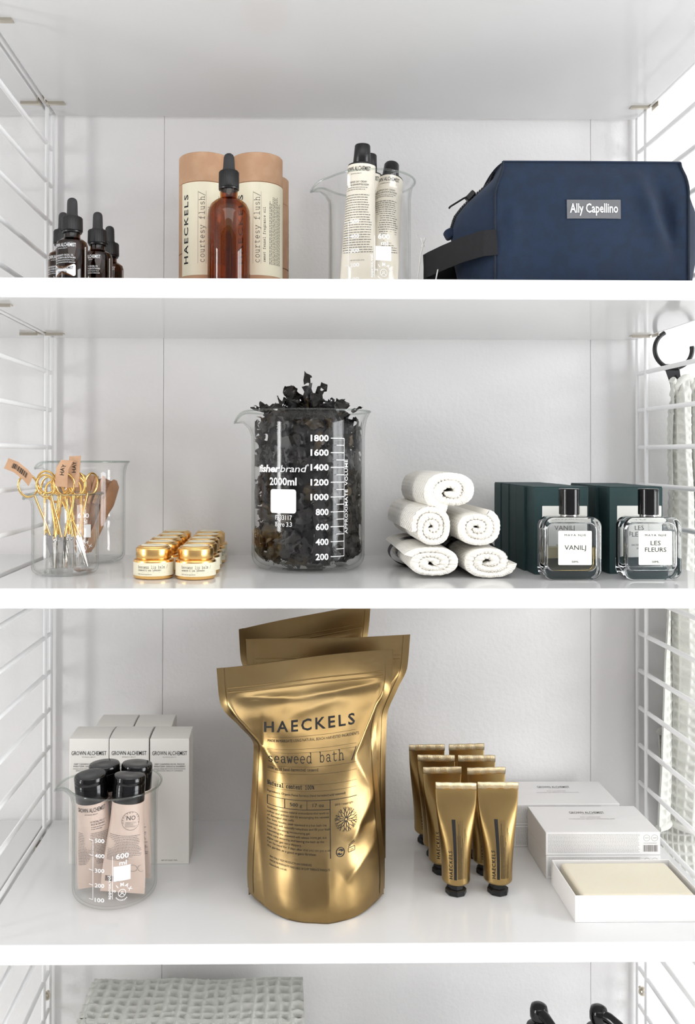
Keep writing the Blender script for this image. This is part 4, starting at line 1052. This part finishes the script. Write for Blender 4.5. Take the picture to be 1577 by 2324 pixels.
# ------------------------------------------------------------------ gold stand-up pouches
def pouch(loc, label, rz, Lx, Rx, BF, BB, YC, creases, H=.262, printed=True, topskew=(0, 0), seed=0, tilt=0):
    t = thing('gold_pouch', loc, label, 'pouch', 'gold stand-up pouches', (0, tilt, rz))
    def seg(px, pz, a):
        ax, az, bx, bz = a[:4]; dx, dz = bx-ax, bz-az; L2 = dx*dx+dz*dz; s = max(0, min(1, ((px-ax)*dx+(pz-az)*dz)/L2)); return math.hypot(px-ax-s*dx, pz-az-s*dz), s
    def pos(u, v, front=True):
        z = H*v; l, r = smi(Lx, z), smi(Rx, z); x = l+(r-l)*(u*.5+.5); yc = smi(YC, z)
        e = (1-abs(u)**2.4); amp = smi(BF if front else BB, z)*e
        y = yc-amp if front else yc+amp
        fl = min(1, amp/.008)
        y += (.0016*noise.noise((x*26+seed, z*17, seed))+.0008*noise.noise((x*60+seed, z*44, 5+seed)))*fl*(1 if front else -1)
        if front:
            for a in creases:
                d, s = seg(x, z, a); y -= a[4]*math.exp(-d/a[5])*(math.sin(PI*min(1, max(0, s*.94+.03)))**.5)*min(1, e*4)
        zt = z+(topskew[0]*(1-u)*.5+topskew[1]*(1+u)*.5)*sm(.25, 1, v)
        # the bottom hem rises towards the side seams
        zt += (.006*abs(u)**3+.0015*max(0, -(u)))*(1-sm(0, .10, v)) if front else .004*abs(u)**3*(1-sm(0, .1, v))
        y += .0045*math.sin(x*30+seed)*sm(.80, 1, v)
        return (x, y, zt)
    g = G(); n, m = 84, 110
    g.grid(n, m, lambda u, v: pos(u*2-1, v, True)); g.grid(n, m, lambda u, v: pos(1-u*2, v, False))
    g.grid(n, 6, lambda u, v: tuple(Vector(pos(u*2-1, 0, False)).lerp(Vector(pos(u*2-1, 0, True)), v)))
    part('foil_body', g.mesh('foil_body', M['foil'], 1.4, merge=1e-5), t)
    zz = .2345/H
    part('zip_ridge', sweep('zip_ridge', [(lambda p: (p[0], p[1]-.0006, p[2]))(pos(-.90+1.80*i/40, zz)) for i in range(41)], .0008, M['foil'], 8), t)
    part('zip_ridge', sweep('zip_ridge', [(lambda p: (p[0], p[1]-.0005, p[2]))(pos(-.90+1.80*i/40, zz+.018)) for i in range(41)], .0006, M['foil'], 8), t)
    for s in (-1, 1):
        gs = G(); gs.grid(3, 60, lambda u, v: (lambda p: (p[0], p[1]-.0006, p[2]))(pos(s*(1-.075*u), .02+.98*v)))
        gs.grid(3, 60, lambda u, v: (lambda p: (p[0]+s*.0009, p[1]+.0006, p[2]))(pos(s*(1-.075*u), .02+.98*v)))
        part('side_seal', gs.mesh('side_seal', M['foil'], .9), t)
    if printed:
        def fn(u, v):
            z = v; l, r = smi(Lx, z), smi(Rx, z); uu = max(-1, min(1, ((u-l)/(r-l))*2-1)); p = pos(uu, z/H); return (p[0], p[1]-.0005, p[2])
        p = Print(); x0 = -.0535; x1 = .0420
        p.text('HAECKELS', x0-.004, .1905, .0102, .0990, 'l', .018, 1.3)
        p.text('MADE IN MARGATE USING NATURAL BEACH HARVESTED INGREDIENTS', x0, .1800, .0026, .0990, 'l')
        p.type('seaweed bath /', x0, .1585, .0098, .0069, wt=.05); p.type('100% wild hand-harvested seaweed', x0, .1500, .0030, .0017, wt=.06); p.type('Natural content 100%', x0, .1320, .0042, .0025, wt=.075)
        p.text('Ingredients: Organic Fucus Serratus (hand harvested wild seaweed)', x0, .1245, .0022, .0830, 'l')
        for z in (.1850, .1725, .1688, .1545, .1470, .1365, .1300): p.line(x0, z, x1, z, .00018)
        z1, z2 = .1205, .1110; p.line(x0, z1, x1, z1, .0005); p.line(x0, z2, .0130, z2, .0005)
        for x in (x0, -.0350, -.0115): p.line(x, z2, x, z1, .0005)
        p.line(.0130, .0640, .0130, z1, .0006)
        p.text('500 g', -.0230, .1140, .0034, .0130); p.text('17 oz', .0005, .1140, .0034, .0120); p.text('2013 / copyright', .0280, .1140, .0020, .0200)
        tx = ['Seaweed contains natural antioxidants that work to', 'soften and enliven skin by encouraging the renewal', 'of damaged skin cells.', 'For best results, soak seaweed in a hot bath the', 'seaweed will naturally rehydrate and fill your bath', 'with its soothing moisturising gel.', 'Squeezing the seaweed will release more gel, but', 'take care entering and leaving the bath as the', 'algae can get very slippery.', 'Can be used for 3 days after that you can put it on', 'the garden as a good organic fertilizer.']
        for i, s in enumerate(tx): p.text(s, x0, .1065-.0040*i, .0021, .0013*len(s), 'l')
        for i, s in enumerate(['WE ONLY TEST PRODUCTS ON OURSELVES', 'MADE IN MARGATE HAECKELS 18 CLIFF TERRACE MARGATE', 'haeckels.co.uk']): p.text(s, x0+.003, .0565-.0038*i, .0019, .00128*len(s), 'l')
        r = random.Random(4); cx, cz = .0300, .0990              # coral emblem
        def branch(x, z, a, L, d):
            ex, ez = x+L*math.cos(a), z+L*math.sin(a); p.line(x, z, ex, ez, .00022+.00012*d)
            if d: branch(ex, ez, a+r.uniform(.25, .6), L*.72, d-1); branch(ex, ez, a-r.uniform(.25, .6), L*.72, d-1)
        for i in range(13): branch(cx+.0012*math.cos(i*2*PI/13), cz+.0012*math.sin(i*2*PI/13), i*2*PI/13+r.uniform(-.1, .1), .0044, 3)
        cx, cz = .0235, .0685; p.ring(cx, cz, .0046, .0007, 24)
        for s in (0, PI):
            for i in range(8):
                a0, a1 = s+.3+i*.28, s+.3+(i+1)*.28; w0, w1 = .0013*(1-i/9), .0013*(1-(i+1)/9)
                p._put([((.0022+w)*math.cos(a), (.0022+w)*math.sin(a)) for a, w in ((a0, w0), (a1, w1), (a1, -w1), (a0, -w0))], [(0, 1, 2, 3)], cx, cz, 0)
        cx, cz = .0355, .0690; p.line(cx-.0035, cz-.002, cx+.0035, cz-.001, .0004); p.line(cx-.0035, cz-.002, cx-.0035, cz+.002, .0004); p.line(cx+.0035, cz-.001, cx+.0035, cz+.003, .0004); p.line(cx-.0035, cz+.002, cx+.0035, cz+.003, .0004); p.line(cx-.0035, cz+.003, cx+.0035, cz+.0075, .0004); p.line(cx-.0030, cz+.0045, cx+.003, cz+.0090, .0004); p.text('12M', cx, cz-.0008, .0016, .0036)
        p.put('front_print', fn, M['ink'], t, fine=.004)
    return t
BFt = [(0, .0500), (.012, .0520), (.05, .0470), (.10, .0410), (.15, .0330), (.185, .0240), (.205, .0150), (.222, .0060), (.233, .0030), (.262, .0008)]
BBt = [(0, .0420), (.05, .0400), (.12, .0330), (.19, .0160), (.225, .0050), (.262, .0008)]
cre = [(-.099, .224, -.040, .150, .0085, .010), (.077, .226, .040, .160, .0105, .008), (.040, .160, .066, .110, .006, .010), (.070, .226, .058, .150, -.0060, .007), (-.085, .228, -.020, .222, .0045, .006), (-.020, .222, .070, .228, .0040, .006),
       (-.06, .205, -.058, .120, -.0050, .010), (.010, .000, .008, .075, .0050, .016), (.036, .075, .064, .120, .0050, .010), (.030, .040, .066, .070, .004, .008), (.045, .090, .064, .085, -.0045, .008), (-.055, .0, -.066, .12, -.004, .010), (.02, .215, -.03, .205, -.003, .012)]
pouch((.0345, -.2150, S3), 'front gold foil pouch printed with black lettering, tallest thing on its shelf', .0,
      [(0, -.0735), (.03, -.0745), (.09, -.0715), (.14, -.0690), (.172, -.0680), (.196, -.0850), (.212, -.1000), (.224, -.1060), (.262, -.1100)],
      [(0, .0730), (.03, .0735), (.09, .0690), (.14, .0655), (.175, .0650), (.20, .0720), (.215, .0800), (.235, .0840), (.262, .0850)],
      BFt, BBt, [(0, 0), (.10, .004), (.20, .016), (.262, .026)], cre, topskew=(-.018, .003), seed=1)
sl = [(0, -.070), (.1, -.070), (.17, -.070), (.20, -.080), (.225, -.092), (.262, -.095)]; sr = [(0, .070), (.1, .070), (.17, .072), (.20, .084), (.225, .096), (.262, .100)]
BF2 = [(a, b*.62) for a, b in BFt]; BB2 = [(a, b*.6) for a, b in BBt]
cre2 = [(-.085, .222, -.03, .15, .005, .01), (.088, .222, .03, .16, .006, .01), (-.02, .222, .07, .226, .003, .006)]
pouch((.0470, -.1400, S3), 'middle gold foil pouch, its top corner showing right of the front one', -.06, sl, sr, BF2, BB2, [(0, 0), (.2, .010), (.262, .016)], cre2, .262, False, (-.002, .006), 4)
pouch((.0240, -.0640, S3), 'rear gold foil pouch, tilted with its top edge rising to the right', .05, [(a, b*.86) for a, b in sl], [(a, b*.84) for a, b in sr], [(a, b*.72) for a, b in BF2], [(a, b*.72) for a, b in BB2], [(0, 0), (.2, .004), (.262, .006)], cre2, .262, False, (-.001, .032), 9)

# ------------------------------------------------------------------ soap boxes and tray
def soap_box(loc, label, rz=0, w=.1310, d=.0740, h=.0262):
    t = thing('soap_carton', loc, label, 'box', 'white soap cartons', (0, 0, rz))
    part('carton', boxm('carton', -w/2, w/2, -d/2, d/2, .0001, h-.0001, M['soapbox'], .0006), t)
    p = Print().text('GROWN ALCHEMIST', 0, .014, .0062, .0420, w=.004)
    p.put('top_print', lambda u, v: (u, v, h+.0001), M['greyink'], t)
    q = Print().text('BOTANICAL BEAUTY', 0, .0105, .0012, .0150); q.text('BODY CLEANSING BAR', 0, .0030, .0022, .0240); q.text('WATERCRESS LEAF, BERGAMOT & FRACTIONAL ROSE', 0, -.002, .0022, .0540)
    q.put('top_small_print', lambda u, v: (u, v, h+.0001), M['paleink'], t)
    q = Print().para(-.0630, .0430, .0240, .0025, 14, .42, 0, 8, .03)
    for x in (.0500, .0590): q.ring(x, .0195, .0038, .0004, 20); q.text('NO' if x < .055 else '24M', x, .0188, .0016, .0042)
    q.para(.0465, .0620, .0143, .0125, 2, .5, 0, 4); q.put('front_small_print', flat((0, -d/2-.0001, 0)), M['paleink'], t)
    q = Print().barcode(.0460, .0625, .0040, .0115); q.put('barcode', flat((0, -d/2-.0001, 0)), M['greyink'], t)
    return t
s0 = soap_box((.3625, -.1365, S3), 'white soap carton, lower one of the front stack, half behind the open tray')
clone(s0, (.3622, -.1365, S3+.0264), 'white soap carton on top of the front stack, barcode at its right')
clone(s0, (.3470, -.0565, S3), 'white soap carton, lower one of the back stack')
clone(s0, (.3470, -.0560, S3+.0264), 'white soap carton on top of the back stack, against the wall')
def tray():
    x0, x1, y0, y1, h = .2992, .4320, -.2660, -.1860, .0275; w, d = x1-x0, y1-y0
    t = thing('soap_tray', ((x0+x1)/2, (y0+y1)/2, S3), 'open white card tray holding a bar of soap, at the right front', 'tray')
    e = .0012
    part('tray_base', boxm('tray_base', -w/2, w/2, -d/2, d/2, .0002, .0015, M['soapbox'], .0002), t)
    part('tray_side', boxm('tray_side', -w/2, w/2, -d/2, -d/2+e, .0015, h, M['soapbox'], .0004), t); part('tray_side', boxm('tray_side', -w/2, w/2, d/2-e, d/2, .0015, h, M['soapbox'], .0004), t)
    part('tray_side', boxm('tray_side', -w/2, -w/2+e, -d/2+e, d/2-e, .0015, h, M['soapbox'], .0004), t); part('tray_side', boxm('tray_side', w/2-e, w/2, -d/2+e, d/2-e, .0015, h, M['soapbox'], .0004), t)
    s = thing('soap_bar', ((x0+x1)/2+.001, (y0+y1)/2-.0005, S3+.0018), 'bar of cream soap lying in the open white tray', 'soap')
    part('bar', boxm('bar', -w/2+.0075, w/2-.0075, -d/2+.0030, d/2-.0045, 0, .0250, M['soap'], .0035, 4), s)
    p = Print().text('ALCHEMIST', 0, -.002, .0050, .0420); p.put('pressed_letters', lambda u, v: (u, v, .02505), M['soap'], s)
tray()

# ------------------------------------------------------------------ waffle towels
def waf(a, b, c=.0125, amp=.0032):
    return amp*max(abs(math.cos(PI*a/c)), abs(math.cos(PI*b/c)))**2.2
def hanging(loc, W, H, depth, label, seed, nfold, squeeze, drift):
    t = thing('waffle_towel', loc, label, 'towel', 'grey-green waffle towels')
    g = G(); nu, nv = 190, 380
    def fn(u, v):
        k = squeeze+(1-squeeze)*sm(0, .8, v)
        ph = u*nfold*2*PI+seed+.5*math.sin(v*4+seed); lump = math.cos(ph)
        fold = depth*(1-.35*sm(.4, 1, v))*(-lump)*(.35+.65*sm(0, .04, v))
        dsp = waf(u*W*1.7+.002*noise.noise((u*9, v*20, seed)), H*v+.003*noise.noise((u*12, v*15, seed+3)), .0120, .0034)
        x = drift*v+W*u*k+.0035*math.sin(ph)+.003*noise.noise((u*4+seed, v*6, 1))
        top = (.010*lump+.004*math.sin(u*23+seed))*(1-sm(0, .07, v))
        return (x+.45*math.sin(ph)*dsp, fold-dsp, top-H*v+.004*math.sin(u*9+seed)*v)
    g.grid(nu, nv, fn); g.grid(nu, nv, lambda u, v: (lambda p: (p[0], p[1]+.0050, p[2]))(fn(1-u, v)))
    for vv in (0, 1): g.grid(nu, 1, lambda u, v: (lambda p: (p[0], p[1]+.0050*v, p[2]))(fn(u, vv)))
    for uu in (0, 1): g.grid(1, nv, lambda u, v: (lambda p: (p[0], p[1]+.0050*u, p[2]))(fn(uu, v)))
    part('waffle_cloth', g.mesh('waffle_cloth', M['waffle'], 1.4), t)
    for vv in (0, 1):
        part('hem', sweep('hem', [(lambda p: (p[0], p[1]+.0025, p[2]))(fn(i/90, vv)) for i in range(91)], .0046, M['waffle'], 10), t)
    return t
HX, HY = .5060, -.034
tw = hanging((.4915, -.052, 1.5900), .150, .5650, .0120, 'grey-green waffle towel hanging from the black hook, right of the ladder', .6, 3.4, .50, -.016)
part('hanging_loop', sweep('hanging_loop', [(.012, .012, -.03), (.010, .014, .006), (.016, .016, .016), (.022, .014, .006), (.022, .012, -.03)], .0016, M['webbing'], 8), tw)
hanging((.4930, -.022, 1.1500), .150, .2900, .0060, 'second grey-green waffle towel hanging lower, behind the hem of the first', 3.4, 1.6, .9, 0)
hk = thing('towel_hook', (HX, HY, 1.6400), 'black open ring hook under the blue bag shelf, right of the ladder', 'hook')
def hook():
    ring = [(.0245*math.cos(math.radians(a)), 0, .0245*math.sin(math.radians(a))) for a in range(118, 372, 6)]
    part('open_ring', sweep('open_ring', ring, [.0028]*(len(ring)-2)+[.0030, .0026], M['blackp'], 12), hk)
    g = G()
    def fn(off):
        return lambda u, v: (-.004+.012*v+(u*2-1)*(.0098-.0052*v), -.0022+off, -.020-.050*v)
    g.grid(4, 10, fn(-.0009)); g.grid(4, 10, lambda u, v: fn(.0009)(1-u, v))
    for uu in (0, 1): g.grid(1, 10, lambda u, v: fn(-.0009+.0018*u)(uu, v))
    part('strap', g.mesh('strap', M['rubber'], .9), hk)
    part('strap_clamp', boxm('strap_clamp', -.0120, .0060, -.0048, .0040, -.0275, -.0195, M['blackp'], .0015), hk)
hook()
def folded_waffle():
    t = thing('folded_waffle_towel', (-.108, -.150, S4), 'folded grey-green waffle towel on the lowest shelf', 'towel')
    W, D, H = .262, .20, .0
    lay = [(0, .052), (.052, .110), (.110, .168)]
    for i, (za, zb_) in enumerate(lay):
        g = G(); h = zb_-za
        def sup(q): return ((D/2)*math.copysign(abs(math.cos(q))**.45, math.cos(q)), h/2*math.copysign(abs(math.sin(q))**.7, math.sin(q)))
        qs = [2*PI*j/3000 for j in range(3001)]; pp = [sup(q) for q in qs]; ac = [0]
        for a_, b_ in zip(pp, pp[1:]): ac.append(ac[-1]+math.hypot(a_[0]-b_[0], a_[1]-b_[1]))
        lut = []; j = 0
        for k in range(221):
            while j < 2999 and ac[j+1] < ac[-1]*k/220: j += 1
            lut.append(qs[j])
        def fn(u, v):
            q = lut[int(round(v*220))]; ex = math.cos(q); ez = math.sin(q); x = -W/2+W*u
            px, pz = sup(q); d = waf(u*W+i*.004+.004*noise.noise((u*20, v*12, i)), v*ac[-1]+.004*noise.noise((u*20, v*12, i+7)), .0150, .0062)
            l = math.hypot(ex, ez*.8); px += ex/l*d; pz += ez*d
            top = .006*noise.noise((x*14, px*10, i)) if i == 2 else 0
            return (x, px, max(.0005, za+h/2+pz+(top if ez > 0 else 0)))
        g.grid(200, 220, fn)
        for uu, row in ((0, 0), (1, 200)):
            ids = [j*201+row for j in range(220)]; g.f.append(tuple(ids) if uu else tuple(ids[::-1])); g.mi.append(0)
        part('fold', g.mesh('fold', M['waffle'], 1.3), t)
    part('care_loop', boxm('care_loop', W/2-.030, W/2-.028, -.06, -.045, .166, .180, M['webbing'], .0004), t)
folded_waffle()

# ------------------------------------------------------------------ pump bottles
def pump(loc, label, rz):
    t = thing('pump_bottle', loc, label, 'pump bottle', 'black pump bottles', (0, 0, rz))
    part('bottle', lathe('bottle', [(0, 0), (.027, 0), (.0285, .002), (.0285, .112), (.025, .124), (.015, .131), (.012, .134), (.012, .142), (0, .142)], M['gloss'], 48), t)
    part('collar', lathe('collar', [(0, .139), (.0150, .139), (.0155, .141), (.0155, .158), (.0140, .163), (.0060, .166), (.0050, .166), (.0050, .176), (0, .176)], M['gloss'], 40), t)
    g = G(); lathe_into(g, [(0, .171), (.0090, .171), (.0104, .174), (.0104, .181), (.0090, .1865), (.0050, .1890), (0, .1894)], 32)
    sweep_into(g, [(0, 0, .180), (0, -.014, .181), (.001, -.026, .178), (.001, -.036, .171), (.001, -.040, .164)], [.0062, .0060, .0054, .0048, .0044], 12)
    part('pump_head', g.mesh('pump_head', M['gloss'], 1.0), t)
    return t
p0 = pump((.2960, -.150, S4), 'black pump bottle, left of the two at the bottom edge', .25)
clone(p0, (.3640, -.155, S4-.0), 'black pump bottle, right of the two at the bottom edge', .65)
